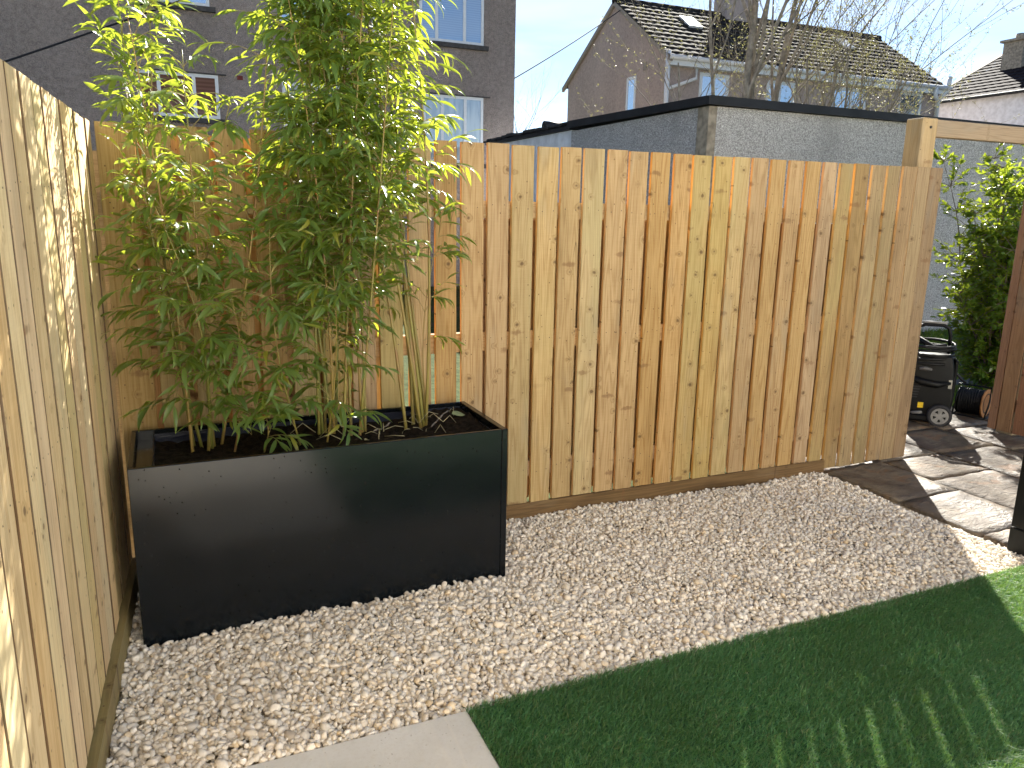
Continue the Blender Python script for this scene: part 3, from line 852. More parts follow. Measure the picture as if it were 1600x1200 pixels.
def bamboo(label, culms, seed, n_parts=300, dens=1.0):
    r = random.Random(seed)
    c0 = culms[0]
    base = Vector((sum(c['b'][0] for c in culms)/len(culms), sum(c['b'][1] for c in culms)/len(culms), 0.57))
    root = tag(empty('bamboo_plant', base), label, 'bamboo')
    twigs = MB(); leaves = []
    for c in culms:
        b0 = Vector((*c['b'], 0.545)); tip = Vector(c['t'])
        side_v = Vector((r.uniform(-1, 1), r.uniform(-1, 1), 0))*c.get('bow', 0.06)
        n = 22; pts = []; rad = []
        r0 = c.get('r', 0.0062)
        for i in range(n+1):
            t = i/n
            p = b0.lerp(tip, t) + side_v*math.sin(math.pi*t) + Vector((0, 0, -c.get('arch', 0.05)*t*t*t))
            p += (Vector((tip.x - b0.x, tip.y - b0.y, 0)))*0.35*(t*t - t)
            pts.append(p); rad.append(r0*(1 - 0.80*t) * (1.18 if i % 2 == 0 else 1.0))
        m = MB().tube([p - base for p in pts], rad, 7)
        m.build('culm', M['culm'], root, recalc=False)
        Ltot = (tip - b0).length
        lo = c.get('lo', 0.30)
        k = 0
        nodes = int(Ltot*(1-lo)/0.105)
        for q in range(nodes):
            t = lo + (1-lo)*(q + r.uniform(0, 0.6))/nodes
            if t > 0.99: continue
            i = min(int(t*n), n-1); p = pts[i].lerp(pts[i+1], t*n - i)
            axis = (pts[i+1] - pts[i]).normalized()
            nb = max(1, int(round(r.uniform(2.4, 5.0)*dens*c.get('d', 1.0))))
            if t < lo + 0.15: nb = max(1, nb-1)
            for _ in range(nb):
                az = r.uniform(0, 2*math.pi)
                out = Vector((math.cos(az), math.sin(az), 0))
                # keep clear of the fence behind and favour the open side
                if p.y > -0.22 and out.y > 0.2: out.y *= -0.6
                if p.x < 0.32 and out.x < -0.1: out.x *= 0.4
                L_ = r.uniform(0.10, 0.30)*c.get('L', 1.0)*(1.15 - 0.5*t)
                el = r.uniform(0.35, 1.15)
                d = (out*math.cos(el) + axis*math.sin(el)).normalized()
                m_ = 5; bp = [p.copy()]; dd = d.copy()
                for s in range(m_):
                    dd = (dd + Vector((0, 0, -0.16)) + Vector((r.uniform(-.09, .09), r.uniform(-.09, .09), 0))).normalized()
                    bp.append(bp[-1] + dd*(L_/m_))
                twigs.tube([x - base for x in bp], [0.0017, 0.0015, 0.0013, 0.0011, 0.0009, 0.0006], 3, cap=False)
                nl = r.randint(6, 10)
                sg = r.choice((-1, 1))
                for l in range(nl):
                    u = 0.30 + 0.70*(l/(nl-1)) if nl > 1 else 1
                    ii = min(int(u*m_), m_-1); q0 = bp[ii].lerp(bp[ii+1], u*m_ - ii)
                    bd = (bp[ii+1] - bp[ii]).normalized()
                    sdv = bd.cross(Vector((0, 0, 1)))
                    if sdv.length < 0.1: sdv = Vector((1, 0, 0))
                    sdv.normalize(); sg = -sg
                    ya = r.uniform(0.35, 0.95) if l < nl-1 else r.uniform(-0.2, 0.2)
                    ld = bd*math.cos(ya) + sdv*sg*math.sin(ya) + Vector((0, 0, r.uniform(-0.65, 0.10)))
                    size = r.uniform(0.055, 0.118)*(1.0 - 0.10*t)
                    if q0.y + ld.normalized().y*size > -0.03: ld.y = -abs(ld.y)*0.5
                    nrm = (Vector((0, 0, 1)) + Vector((r.uniform(-.6, .6), r.uniform(-.8, .4), 0))).normalized()
                    mt = leaf_matrix(q0, ld, nrm, size, r.uniform(-0.6, 0.6), r.uniform(0.85, 1.25))
                    if q0.x < SX(q0.y) + 0.02 or q0.y > -0.025: continue
                    if q0.z < 0.74 and q0.y < -0.53: continue
                    leaves.append((mt, r.randrange(8), size))
    twigs.build('branchlet', M['twig'], root, recalc=False)['kind'] = 'stuff'
    # the leaves that show largest are parts; the rest is one part
    leaves.sort(key=lambda q: -q[2]/max(0.2, (q[0].translation - CAM).length - 0.0) + 0.12*q[0].translation.y*-0.05)
    ib = Matrix.Translation(-base)
    for mt, kx, sz in leaves[:n_parts]:
        o = bpy.data.objects.new('leaf', leaf_meshes[kx]); COL.objects.link(o); o.parent = root
        o.matrix_local = ib @ mt
    V = []; F = []; off = 0
    for mt, kx, sz in leaves[n_parts:]:
        v, f = leaf_shapes[kx]
        mm = np.array(ib @ mt)
        V.append(v @ mm[:3, :3].T + mm[:3, 3]); F.append(f + off); off += len(v)
    if V:
        o = np_mesh('foliage', np.concatenate(V), np.concatenate(F), M['bleaf'], True, root)
        o['kind'] = 'stuff'
    print(label, len(leaves), 'leaves')
    return root

R1 = random.Random(21)
left = [dict(b=(0.40, -0.22), t=(0.24, -0.40, 2.42), lo=0.16), dict(b=(0.37, -0.18), t=(0.34, -0.30, 2.30), lo=0.20), dict(b=(0.43, -0.24), t=(0.42, -0.42, 2.05), lo=0.15),
        dict(b=(0.36, -0.26), t=(0.27, -0.50, 2.12), lo=0.18), dict(b=(0.44, -0.20), t=(0.56, -0.38, 1.90), lo=0.15), dict(b=(0.46, -0.18), t=(0.74, -0.30, 2.45), lo=0.45, d=0.45),
        dict(b=(0.41, -0.28), t=(0.30, -0.42, 1.55), lo=0.12), dict(b=(0.50, -0.30), t=(0.52, -0.50, 1.25), lo=0.15, r=0.004)]
centre = []
for k in range(13):
    bx = 0.82 + 0.21*R1.random(); by = -0.36 + 0.16*R1.random()
    centre.append(dict(b=(bx, by), t=(bx + R1.uniform(-0.22, 0.22), by + R1.uniform(-0.16, 0.06), R1.choice((1.9, 2.3, 2.6, 2.8, 2.9))), lo=R1.uniform(0.22, 0.38), bow=0.05))
centre += [dict(b=(0.76, -0.34), t=(0.66, -0.48, 1.5), lo=0.10, r=0.004), dict(b=(0.84, -0.36), t=(0.86, -0.56, 1.35), lo=0.15, r=0.004), dict(b=(0.60, -0.34), t=(0.60, -0.42, 0.84), lo=0.25, r=0.003, d=1.4, L=0.6)]
right = []
for k in range(8):
    bx = 1.20 + 0.12*R1.random(); by = -0.28 + 0.10*R1.random()
    right.append(dict(b=(bx, by), t=(bx - 0.22 + R1.uniform(-0.18, 0.16), by + R1.uniform(-0.14, 0.04), R1.choice((1.95, 2.3, 2.6, 2.8, 2.9))), lo=R1.uniform(0.40, 0.5), bow=0.04, r=0.0072, L=0.8))
right += [dict(b=(1.31, -0.22), t=(1.40, -0.26, 1.62), lo=0.35, r=0.003, d=0.6)]
bamboo('leftmost bamboo in the black planter, spreading beside the sunlit fence', left, 31, dens=0.88)
bamboo('middle bamboo in the black planter, the densest clump of slim stems', centre, 32, dens=1.2)
bamboo('right bamboo with bare yellow stems at the open soil end of the planter', right, 33, dens=1.0)

# litter on the compost
M['dry_leaf'] = flat_mat('dry_leaf', (0.30, 0.27, 0.17), 0.7, 0.2, noise=0.3)
M['green_dry_leaf'] = flat_mat('grey_green_leaf', (0.20, 0.24, 0.13), 0.7, 0.2, noise=0.3)
def fallen(loc, size, rz, tilt, mat, label, wid=1.4, shape=1):
    v, f = leaf_shapes[shape]; v = v.copy(); v[:, 0] -= 0.5; v[:, 1] *= wid
    me = bpy.data.meshes.new('fallen_leaf'); me.from_pydata((v*size).tolist(), [], f.tolist()); me.materials.append(mat)
    o = link('fallen_leaf', me, None, loc, (tilt, 0.1, rz)); tag(o, label, 'leaf', 'dead leaves lying on the planter soil'); return o
fallen((1.445, -0.235, 0.634), 0.075, 0.3, 0.3, M['green_dry_leaf'], 'broad grey green dead leaf near the right end of the planter soil', 4.0)
fallen((1.00, -0.42, 0.618), 0.065, 0.9, 0.4, M['dry_leaf'], 'pale straw dead leaf between the bamboo stems on the soil', 1.8, 3)
fallen((1.17, -0.34, 0.619), 0.055, 2.4, -0.3, M['dry_leaf'], 'small curled dead leaf beside the right bamboo stems on the soil', 1.5, 5)
tw = MB()
for k in range(26):
    x = R1.uniform(0.75, 1.45); yv = R1.uniform(-0.48, -0.14); a = R1.uniform(0, 6.28); l = R1.uniform(0.04, 0.12); z = 0.615 + 0.011*(x-0.15)
    tw.tube([(x, yv, z), (x + math.cos(a)*l*.5, yv + math.sin(a)*l*.5, z + R1.uniform(0.005, 0.045)), (x + math.cos(a)*l, yv + math.sin(a)*l, z + R1.uniform(-0.005, 0.03))], 0.0016, 4)
tag(tw.build('dead_twigs', M['dry_leaf'], None, recalc=False), 'thin dead twigs strewn on the dark planter soil', 'twigs', kind='stuff')

# ------------------------------------------------------------------ pressure washer
M['black_plastic'] = flat_mat('black_plastic', (0.003, 0.0035, 0.0045), 0.45, 0.25, noise=0.3)
M['hose'] = flat_mat('black_hose_rubber', (0.008, 0.0085, 0.010), 0.5, 0.3, noise=0.2)
M['grey_plastic'] = flat_mat('grey_plastic', (0.24, 0.24, 0.235), 0.45, 0.4)
M['label_grey'] = flat_mat('dull_grey_plastic', (0.11, 0.11, 0.115), 0.45, 0.4)
M['yellow'] = flat_mat('yellow_sticker', (0.75, 0.52, 0.02), 0.4, 0.4)
M['white_label'] = flat_mat('white_sticker', (0.36, 0.36, 0.32), 0.5, 0.4)
M['tyre'] = flat_mat('grey_rubber_tyre', (0.03, 0.03, 0.034), 0.65, 0.3)
pw = tag(empty('pressure_washer', (5.50, 0.62, 0.0), R(-44)), 'black wheeled pressure washer with coiled hose standing behind the fence end', 'pressure washer')
prof = [(-0.185, 0.045), (0.150, 0.045), (0.168, 0.20), (0.158, 0.33), (0.145, 0.45), (0.125, 0.53), (-0.09, 0.53), (-0.13, 0.44), (-0.175, 0.36), (-0.20, 0.18)]
bm = bmesh.new()
vs = [bm.verts.new((x, -0.13, z)) for x, z in prof]; bm.faces.new(vs)
ret = bmesh.ops.extrude_face_region(bm, geom=bm.faces[:])
bmesh.ops.translate(bm, verts=[q for q in ret['geom'] if isinstance(q, bmesh.types.BMVert)], vec=(0, 0.27, 0))
bmesh.ops.recalc_face_normals(bm, faces=bm.faces)
bmesh.ops.bevel(bm, geom=bm.edges[:], offset=0.022, segments=3, affect='EDGES', profile=0.6)
me = bpy.data.meshes.new('body'); bm.to_mesh(me); bm.free(); me.materials.append(M['black_plastic'])
me.polygons.foreach_set('use_smooth', [True]*len(me.polygons)); link('body', me, pw)
bm = bmesh.new()
MB_h = MB()
MB_h.tube([(-0.12, 0.03, 0.50), (-0.125, 0.03, 0.66), (-0.105, 0.03, 0.715), (-0.06, 0.03, 0.735), (0.06, 0.03, 0.735), (0.100, 0.03, 0.715), (0.115, 0.03, 0.66), (0.12, 0.03, 0.50)], 0.0135, 8)
MB_h.build('handle', M['black_plastic'], pw, recalc=False)
MB().tube([(-0.085, 0.03, 0.752), (0.085, 0.03, 0.752)], [0.010, 0.010], 8).build('handle_grip', M['grey_plastic'], pw, recalc=False)
hz = MB()
for k in range(7):
    pts = []; zz = 0.475 + 0.021*k
    for a in range(25):
        t = 2*math.pi*a/24; w_ = 1 + 0.03*math.sin(3*t + k*1.7)
        pts.append((-0.012 + 0.162*w_*math.cos(t), 0.002 + 0.150*w_*math.sin(t), zz + 0.010*math.sin(t + k*2.1)))
    hz.tube(pts, 0.0105, 6, cap=False)
hz.tube([(0.14, -0.05, 0.46), (0.17, -0.06, 0.40), (0.215, -0.05, 0.35), (0.245, -0.04, 0.33)], 0.009, 6)
hz.build('hose', M['hose'], pw, recalc=False)
MB().tube([(-0.11, -0.03, 0.64), (0.0, -0.05, 0.575), (0.085, -0.06, 0.60)], [0.018, 0.022, 0.014], 8).build('spray_gun', M['black_plastic'], pw, recalc=False)
MB().tube([(-0.085, -0.131, 0.425), (-0.045, -0.137, 0.430), (-0.002, -0.131, 0.422)], [0.010, 0.017, 0.010], 8).build('badge', M['label_grey'], pw, recalc=False)
m = MB().cbox((-0.205, -0.150, 0.030), (0.10, 0.150, 0.085), 0.014); m.build('base', M['black_plastic'], pw)
m = MB().tube([(-0.14, -0.118, 0.36), (-0.06, -0.150, 0.33), (0.04, -0.152, 0.315), (0.13, -0.125, 0.33)], [0.018, 0.028, 0.026, 0.014], 10); m.build('cowl', M['black_plastic'], pw, recalc=False)
for k in range(5):
    MB().cbox((-0.15 + 0.004*k, -0.1345, 0.205 + 0.020*k), (-0.075 + 0.004*k, -0.1305, 0.213 + 0.020*k), 0.001).build('vent_slat', M['tyre'], pw)
m = MB().cbox((0.148, -0.10, 0.20), (0.172, 0.11, 0.50), 0.008); m.build('back_frame', M['black_plastic'], pw)
MB().cbox((-0.065, -0.137, 0.13), (-0.028, -0.1312, 0.172), 0.001).build('warning_label', M['yellow'], pw)
MB().cbox((0.118, -0.1345, 0.29), (0.143, -0.1305, 0.355), 0.001).build('rating_label', M['white_label'], pw)
MB().tube([(-0.10, -0.125, 0.085), (-0.055, -0.165, 0.10), (-0.035, -0.17, 0.105)], [0.011, 0.012, 0.009], 8).build('water_inlet', M['grey_plastic'], pw, recalc=False)
for sy, yv in ((-1, -0.150), (1, 0.158)):
    wr = empty('wheel', (0.085, yv, 0.084)); wr.parent = pw
    t_ = MB(); n = 28
    prof_t = [(0.058, -0.020), (0.075, -0.024), (0.084, -0.016), (0.084, 0.016), (0.075, 0.024), (0.058, 0.020)]
    v = []; f = []
    for a in range(n):
        t = 2*math.pi*a/n
        for (rr, dy) in prof_t: v.append((rr*math.cos(t), dy, rr*math.sin(t)))
    q = len(prof_t)
    for a in range(n):
        for b2 in range(q):
            f.append((a*q+b2, a*q+(b2+1) % q, ((a+1) % n)*q+(b2+1) % q, ((a+1) % n)*q+b2))
    t_.add(v, f, 0, True).build('tyre', M['tyre'], wr)
    # rim disc with five openings: hub, spokes and outer ring
    rm = MB(); ys = sy*0.020
    for a in range(5):
        t = 2*math.pi*a/5 + 0.3
        for (ra, rb, w0, w1) in ((0.018, 0.046, 0.012, 0.016),):
            d = Vector((math.cos(t), 0, math.sin(t))); e = Vector((-math.sin(t), 0, math.cos(t)))
            pts = [d*ra - e*w0, d*ra + e*w0, d*rb + e*w1, d*rb - e*w1]
            rm.add([p + Vector((0, ys, 0)) for p in pts] + [p + Vector((0, ys*0.4, 0)) for p in pts], [(0,1,2,3), (7,6,5,4), (0,4,5,1), (1,5,6,2), (2,6,7,3), (3,7,4,0)])
    for (ra, rb) in ((0.0, 0.021), (0.044, 0.060)):
        v = []; f = []
        for a in range(30):
            t = 2*math.pi*a/30; c, s_ = math.cos(t), math.sin(t)
            v += [(ra*c, ys*1.05, ra*s_), (rb*c, ys*1.05, rb*s_), (rb*c, ys*0.3, rb*s_), (ra*c, ys*0.3, ra*s_)]
        for a in range(30):
            o0, o1 = a*4, ((a+1) % 30)*4
            for b2 in range(4): f.append((o0+b2, o0+(b2+1) % 4, o1+(b2+1) % 4, o1+b2))
        rm.add(v, f)
    rm.build('rim', M['grey_plastic'], wr)

# ------------------------------------------------------------------ cable reel
M['reel'] = flat_mat('orange_brown_reel', (0.36, 0.17, 0.065), 0.55, 0.35, noise=0.3, scale=12)
cr = tag(empty('cable_reel', (6.02, 0.60, 0.0), R(-72)), 'black cable wound on an orange brown reel beside the gate', 'cable reel')
def disc(xc, r0, th, n=28):
    m = MB(); m.cyl((xc, 0, 0.115), (xc + th, 0, 0.115), r0, n); return m
disc(0.085, 0.112, 0.012).build('flange', M['reel'], cr)
disc(-0.097, 0.105, 0.012).build('flange', M['black_plastic'], cr)
m = MB()
for a in range(28):
    pass
rg = MB(); v = []; f = []
for a in range(28):
    t = 2*math.pi*a/28; c, s_ = math.cos(t), math.sin(t)
    v += [(0.0985, 0.070*c, 0.115 + 0.070*s_), (0.0985, 0.080*c, 0.115 + 0.080*s_), (0.0965, 0.080*c, 0.115 + 0.080*s_), (0.0965, 0.070*c, 0.115 + 0.070*s_)]
for a in range(28):
    o0, o1 = a*4, ((a+1) % 28)*4
    for b2 in range(4): f.append((o0+b2, o0+(b2+1) % 4, o1+(b2+1) % 4, o1+b2))
rg.add(v, f); rg.build('flange_ridge', M['black_plastic'], cr)
cb = MB()
for k in range(11):
    pts = [(-0.075 + 0.0148*k + 0.004*math.sin(a*0.7 + k), 0.094*math.cos(2*math.pi*a/22), 0.115 + 0.094*math.sin(2*math.pi*a/22)) for a in range(23)]
    cb.tube(pts, 0.0085, 6, cap=False)
cb.cyl((-0.085, 0, 0.115), (0.085, 0, 0.115), 0.086, 18)
cb.build('cable', M['hose'], cr, recalc=False)
st = MB()
st.tube([(-0.11, -0.09, 0.008), (0.12, -0.09, 0.008), (0.12, 0.09, 0.008), (-0.11, 0.09, 0.008), (-0.11, -0.09, 0.008)], 0.008, 6)
st.tube([(0.12, -0.09, 0.01), (0.115, 0, 0.125), (0.115, 0, 0.24), (-0.115, 0, 0.24), (-0.115, 0, 0.125), (-0.11, -0.09, 0.01)], 0.007, 6)
st.build('stand', M['black_plastic'], cr, recalc=False)

# ------------------------------------------------------------------ behind the fence: path, ground cover, shrub
pth = MB(); pth.add([(5.9, 1.30, -0.044), (14, 1.55, -0.044), (14, 2.05, -0.044), (5.9, 1.80, -0.044)], [(0, 1, 2, 3)])
tag(pth.build('path', flat_mat('grey_path', (0.15, 0.14, 0.13), 0.85, 0.2, noise=0.35, scale=8, bump=0.3)), 'narrow grey path behind the shrub', kind='structure')
M['weed'] = leaf_mat('wild_leaf', (0.035, 0.085, 0.015), (0.085, 0.15, 0.025), (0.35, 0.50, 0.04), 0.4, 0.4)
V, F = blades(26000, 5.2, 12.5, 1.1, 4.15, 0.03, 0.11, 0.004, -0.05, keep=lambda x, y: ~((y > 1.28 + (x-5.9)*0.031) & (y < 1.78 + (x-5.9)*0.031)), rs=np.random.RandomState(3))
V2, F2 = blades(9000, 6.1, 8.6, 0.72, 1.35, 0.03, 0.14, 0.007, -0.05, spread=0.8, rs=np.random.RandomState(13))
o = np_mesh('grass', np.concatenate([V, V2]), np.concatenate([F, F2 + len(V)]), M['weed'])
tag(o, 'rough grass and weeds growing behind the fence', kind='stuff')

M['sleaf'] = leaf_mat('shrub_leaf', (0.045, 0.105, 0.022), (0.10, 0.175, 0.035), (0.55, 0.66, 0.04), 0.42, 0.22, 0.7)
M['bark'] = flat_mat('bark', (0.16, 0.125, 0.09), 0.85, 0.2, noise=0.35, scale=30)
def shrub():
    r = random.Random(5)
    root = tag(empty('leafy_shrub', (7.22, 1.22, -0.05)), 'tall leafy evergreen shrub glinting in the sun beyond the gateway', 'shrub')
    st = MB(); tips = []
    for k in range(40):
        a = r.uniform(0, 6.28); rr = r.uniform(0.02, 0.16)
        p = Vector((rr*math.cos(a), rr*math.sin(a), 0)); d = Vector((math.cos(a)*0.34, math.sin(a)*0.18, 1)).normalized()
        L_ = r.uniform(0.9, 2.2 if math.cos(a) - math.sin(a)*0.5 < 0.35 else 2.85); n = 9; pts = [p]
        for i in range(n):
            d = (d + Vector((r.uniform(-.16, .16), r.uniform(-.16, .16), 0.04))).normalized(); pts.append(pts[-1] + d*L_/n)
        st.tube(pts, [0.012*(1-i/(n+1.5)) for i in range(n+1)], 5)
        for i in range(1, n+1):
            for _ in range(8):
                q = pts[i].copy(); dd = Vector((r.uniform(-1, 1), r.uniform(-1, 1), r.uniform(-.2, .8))).normalized(); l = r.uniform(0.10, 0.34)
                if i == n: l *= 0.6
                e = q + dd*l; st.tube([q, q.lerp(e, .5) + Vector((0, 0, .02)), e], [0.004, 0.003, 0.002], 3, cap=False)
                tips.append((q, e))
    st.build('stem', M['bark'], root, recalc=False)
    lv = np.array([(0, 0, 0), (0.3, -0.20, 0.05), (0.3, 0.20, 0.05), (0.3, 0, 0), (0.7, -0.19, 0.03), (0.7, 0.19, 0.03), (0.7, 0, -0.03), (1, 0, -0.08)])
    lf = np.array([(0, 1, 3), (0, 3, 2), (1, 4, 3), (4, 6, 3), (3, 6, 5), (3, 5, 2), (4, 7, 6), (6, 7, 5)])
    V = []; F = []; off = 0
    for q, e in tips:
        for _ in range(r.randint(12, 19)):
            p = q.lerp(e, r.uniform(0.25, 1.05)); d = (e - q).normalized() + Vector((r.uniform(-1, 1), r.uniform(-1, 1), r.uniform(-.8, .7)))
            mt = np.array(leaf_matrix(p, d, Vector((r.uniform(-.7, .7), r.uniform(-.7, .7), 1)), r.uniform(0.036, 0.064), r.uniform(-.5, .5), 1.05))
            V.append(lv @ mt[:3, :3].T + mt[:3, 3]); F.append(lf + off); off += 8
    o = np_mesh('foliage', np.concatenate(V), np.concatenate(F), M['sleaf'], True, root); o['kind'] = 'stuff'
shrub()

# ------------------------------------------------------------------ garage and outbuilding
def pebbledash(name, a, c2, c3, scale=95, stain=0.45):
    t = NT(name)
    p = t.pos()
    v = t.vor(p, scale); vc = t.sep(v.outputs['Color'])
    c = t.ramp(vc[0], [(0.0, c3), (0.25, a), (0.6, c2), (0.85, a), (1.0, tuple(min(1, x*1.5) for x in c2))])
    c = t.mix(t.ss(v.outputs['Distance'], 0.35, 0.75), c, tuple(x*0.55 for x in a))
    s = t.noise(t.vmul(p, (1, 1, 0.16)), 2.0, 5, 0.6)
    c = t.mix(t.math('MULTIPLY', t.ss(s, 0.48, 0.72), stain), c, tuple(x*0.5 for x in a))
    s2 = t.noise(p, 0.9, 4, 0.6)
    c = t.mix(t.math('MULTIPLY', t.ss(s2, 0.5, 0.75), 0.25), c, c2)
    t.pbr(c, 0.9, t.bump(t.math('SUBTRACT', 1.0, v.outputs['Distance']), 0.8, 0.012), 0.15)
    return t.m
M['dash_front'] = pebbledash('pebbledash_pale', (0.60, 0.59, 0.575), (0.78, 0.775, 0.76), (0.28, 0.275, 0.27))
M['dash_side'] = pebbledash('pebbledash_grey', (0.56, 0.55, 0.545), (0.74, 0.73, 0.725), (0.30, 0.30, 0.30))
M['felt'] = flat_mat('black_roof_felt', (0.016, 0.017, 0.020), 0.6, 0.35, noise=0.3, scale=5)
M['pier'] = flat_mat('weathered_cement', (0.30, 0.265, 0.21), 0.9, 0.15, noise=0.3, scale=14, bump=0.4)
ga = tag(empty('garage', (6.02, 4.2, 0)), 'grey pebbledash garage with a black felt roof edge behind the fence', 'garage')
GX, GY = 6.02, 4.2
def lb(lo, hi, nm, mat, root, c=None):
    m = MB(); o = root.location
    lo = tuple(lo[i] - o[i] for i in range(3)); hi = tuple(hi[i] - o[i] for i in range(3))
    m.box(lo, hi) if c is None else m.cbox(lo, hi, c)
    return m.build(nm, mat, root)
lb((GX + 0.10, GY, -0.1), (15.0, GY + 0.15, 2.715), 'front_wall', M['dash_front'], ga)
lb((GX, GY + 0.20, -0.1), (GX + 0.15, 7.56, 2.715), 'side_wall', M['dash_side'], ga)
lb((GX - 0.018, GY - 0.018, -0.1), (GX + 0.098, GY + 0.198, 2.712), 'corner_pier', M['pier'], ga, 0.006)
fa = MB()
fa.prism([(GX - 0.07, 2.722), (GX - 0.07, 2.812), (GX - 0.04, 2.818), (15.05, 2.79), (15.05, 2.708)], GY - 0.07, GY - 0.03, 1)
local(fa, ga).build('fascia', M['felt'], ga)
fa = MB().prism([(GY - 0.028, 2.722), (GY - 0.028, 2.816), (7.58, 2.860), (7.58, 2.760)], GX - 0.07, GX - 0.03, 0)
local(fa, ga).build('fascia', M['felt'], ga)
fa = MB().add([(GX - 0.029, GY - 0.029, 2.80), (15.05, GY - 0.029, 2.775), (15.05, 7.6, 2.82), (GX - 0.029, 7.6, 2.845)], [(0, 1, 2, 3)])
fa.add([(GX - 0.029, GY - 0.029, 2.73), (15.05, GY - 0.029, 2.72), (15.05, 7.6, 2.74), (GX - 0.029, 7.6, 2.76)], [(3, 2, 1, 0)])
local(fa, ga).build('roof', M['felt'], ga)
M['white_render'] = flat_mat('white_render', (0.78, 0.81, 0.86), 0.85, 0.2, noise=0.12, scale=6, bump=0.2)
ob = tag(empty('outbuilding', (6.05, 7.6, 0)), 'low white rendered outbuilding with a ragged dark tiled edge behind the fence', 'outbuilding')
lb((6.06, 7.62, -0.1), (9.0, 11.0, 2.74), 'wall', M['white_render'], ob)
lb((6.00, 7.59, 2.747), (9.1, 11.1, 2.80), 'roof', M['felt'], ob)
rr = random.Random(6)
yv = 7.60
while yv < 11.0:
    w = rr.uniform(0.20, 0.30); z = 2.80 + rr.uniform(-0.012, 0.02)
    h = rr.uniform(0.03, 0.06)
    m = MB().cbox((5.975 + rr.uniform(-.02, .02), yv, z), (6.25, yv + w - 0.012, z + h), 0.01)
    local(m, ob).build('verge_tile', M['felt'], ob); yv += w
m = MB().tube([(6.0, 8.50, 2.87), (6.3, 8.50, 2.87)], 0.085, 10); local(m, ob).build('ridge_tile', M['felt'], ob)

# ------------------------------------------------------------------ houses
def render_mat(name, a, c2, stain=0.3, scale=55):
    t = NT(name)
    p = t.pos(); n = t.noise(p, scale, 4, 0.7); s = t.noise(t.vmul(p, (1, 1, 0.3)), 0.9, 6, 0.62); q = t.vor(p, scale*0.9)
    m2 = t.noise(p, 13, 5, 0.7)
    c = t.mix(t.ss(t.math('ADD', t.math('MULTIPLY', n, 0.55), t.math('MULTIPLY', m2, 0.45)), 0.36, 0.62), tuple(v*0.8 for v in a), c2)
    c = t.mix(t.math('MULTIPLY', t.ss(s, 0.42, 0.70), stain), c, tuple(x*1.45 for x in c2))
    s3 = t.noise(t.vmul(p, (1, 1, 0.12)), 1.7, 4, 0.6)
    c = t.mix(t.math('MULTIPLY', t.ss(s3, 0.5, 0.75), stain*0.8), c, tuple(x*0.6 for x in a))
    t.pbr(c, 0.92, t.bump(t.math('ADD', n, q.outputs['Distance']), 0.8, 0.02), 0.12)
    return t.m
M['grey_render'] = render_mat('dark_grey_roughcast', (0.245, 0.205, 0.185), (0.39, 0.33, 0.295))
M['pink_render'] = render_mat('pinkish_roughcast', (0.43, 0.34, 0.305), (0.56, 0.455, 0.41), 0.2)
M['upvc'] = flat_mat('white_upvc', (0.72, 0.74, 0.76), 0.35, 0.4, noise=0.04)
M['sill'] = flat_mat('dark_sill', (0.075, 0.07, 0.068), 0.85, 0.2, noise=0.2)
def glass_mat(name, col, stripes=0, rough=0.04, refl=0.35, col2=None, wavy=False):
    """window pane: what hangs behind it seen through a reflecting sheet"""
    t = NT(name)
    p = t.sep(t.pos())
    c = col
    if stripes:
        f = t.math('ADD', t.math('MULTIPLY', t.math('SINE', t.math('MULTIPLY', p[2], stripes)), 0.5), 0.5)
        c = t.mix(f, col, col2)
    elif wavy:
        n = t.noise(t.comb(p[0], p[1], t.math('MULTIPLY', p[2], 0.15)), 9, 3)
        c = t.mix(t.ss(n, 0.35, 0.65), col, col2)
    d = t.n('BsdfDiffuse'); t.put(d.inputs[0], c)
    gl_ = t.n('BsdfGlossy'); gl_.inputs['Roughness'].default_value = rough; gl_.inputs[0].default_value = (0.8, 0.9, 1, 1)
    lw_ = t.n('LayerWeight'); lw_.inputs[0].default_value = 0.25
    fac = t.math('ADD', refl, t.math('MULTIPLY', lw_.outputs['Fresnel'], 0.5), clamp=True)
    m = t.n('MixShader'); t.put(m.inputs[0], fac)
    t.t.links.new(d.outputs[0], m.inputs[1]); t.t.links.new(gl_.outputs[0], m.inputs[2])
    return t.surf(m.outputs[0])
M['pane_blind'] = glass_mat('pane_pale_blind', (0.17, 0.25, 0.38), 150, col2=(0.24, 0.33, 0.46), refl=0.30)
M['pane_brown'] = glass_mat('pane_brown_blind', (0.145, 0.072, 0.052), 95, col2=(0.215, 0.115, 0.085), refl=0.0)
M['pane_net'] = glass_mat('pane_net_curtain', (0.25, 0.31, 0.34), wavy=True, col2=(0.42, 0.47, 0.49), refl=0.18)
M['pane_blue'] = glass_mat('pane_blue', (0.10, 0.16, 0.20), refl=0.55)

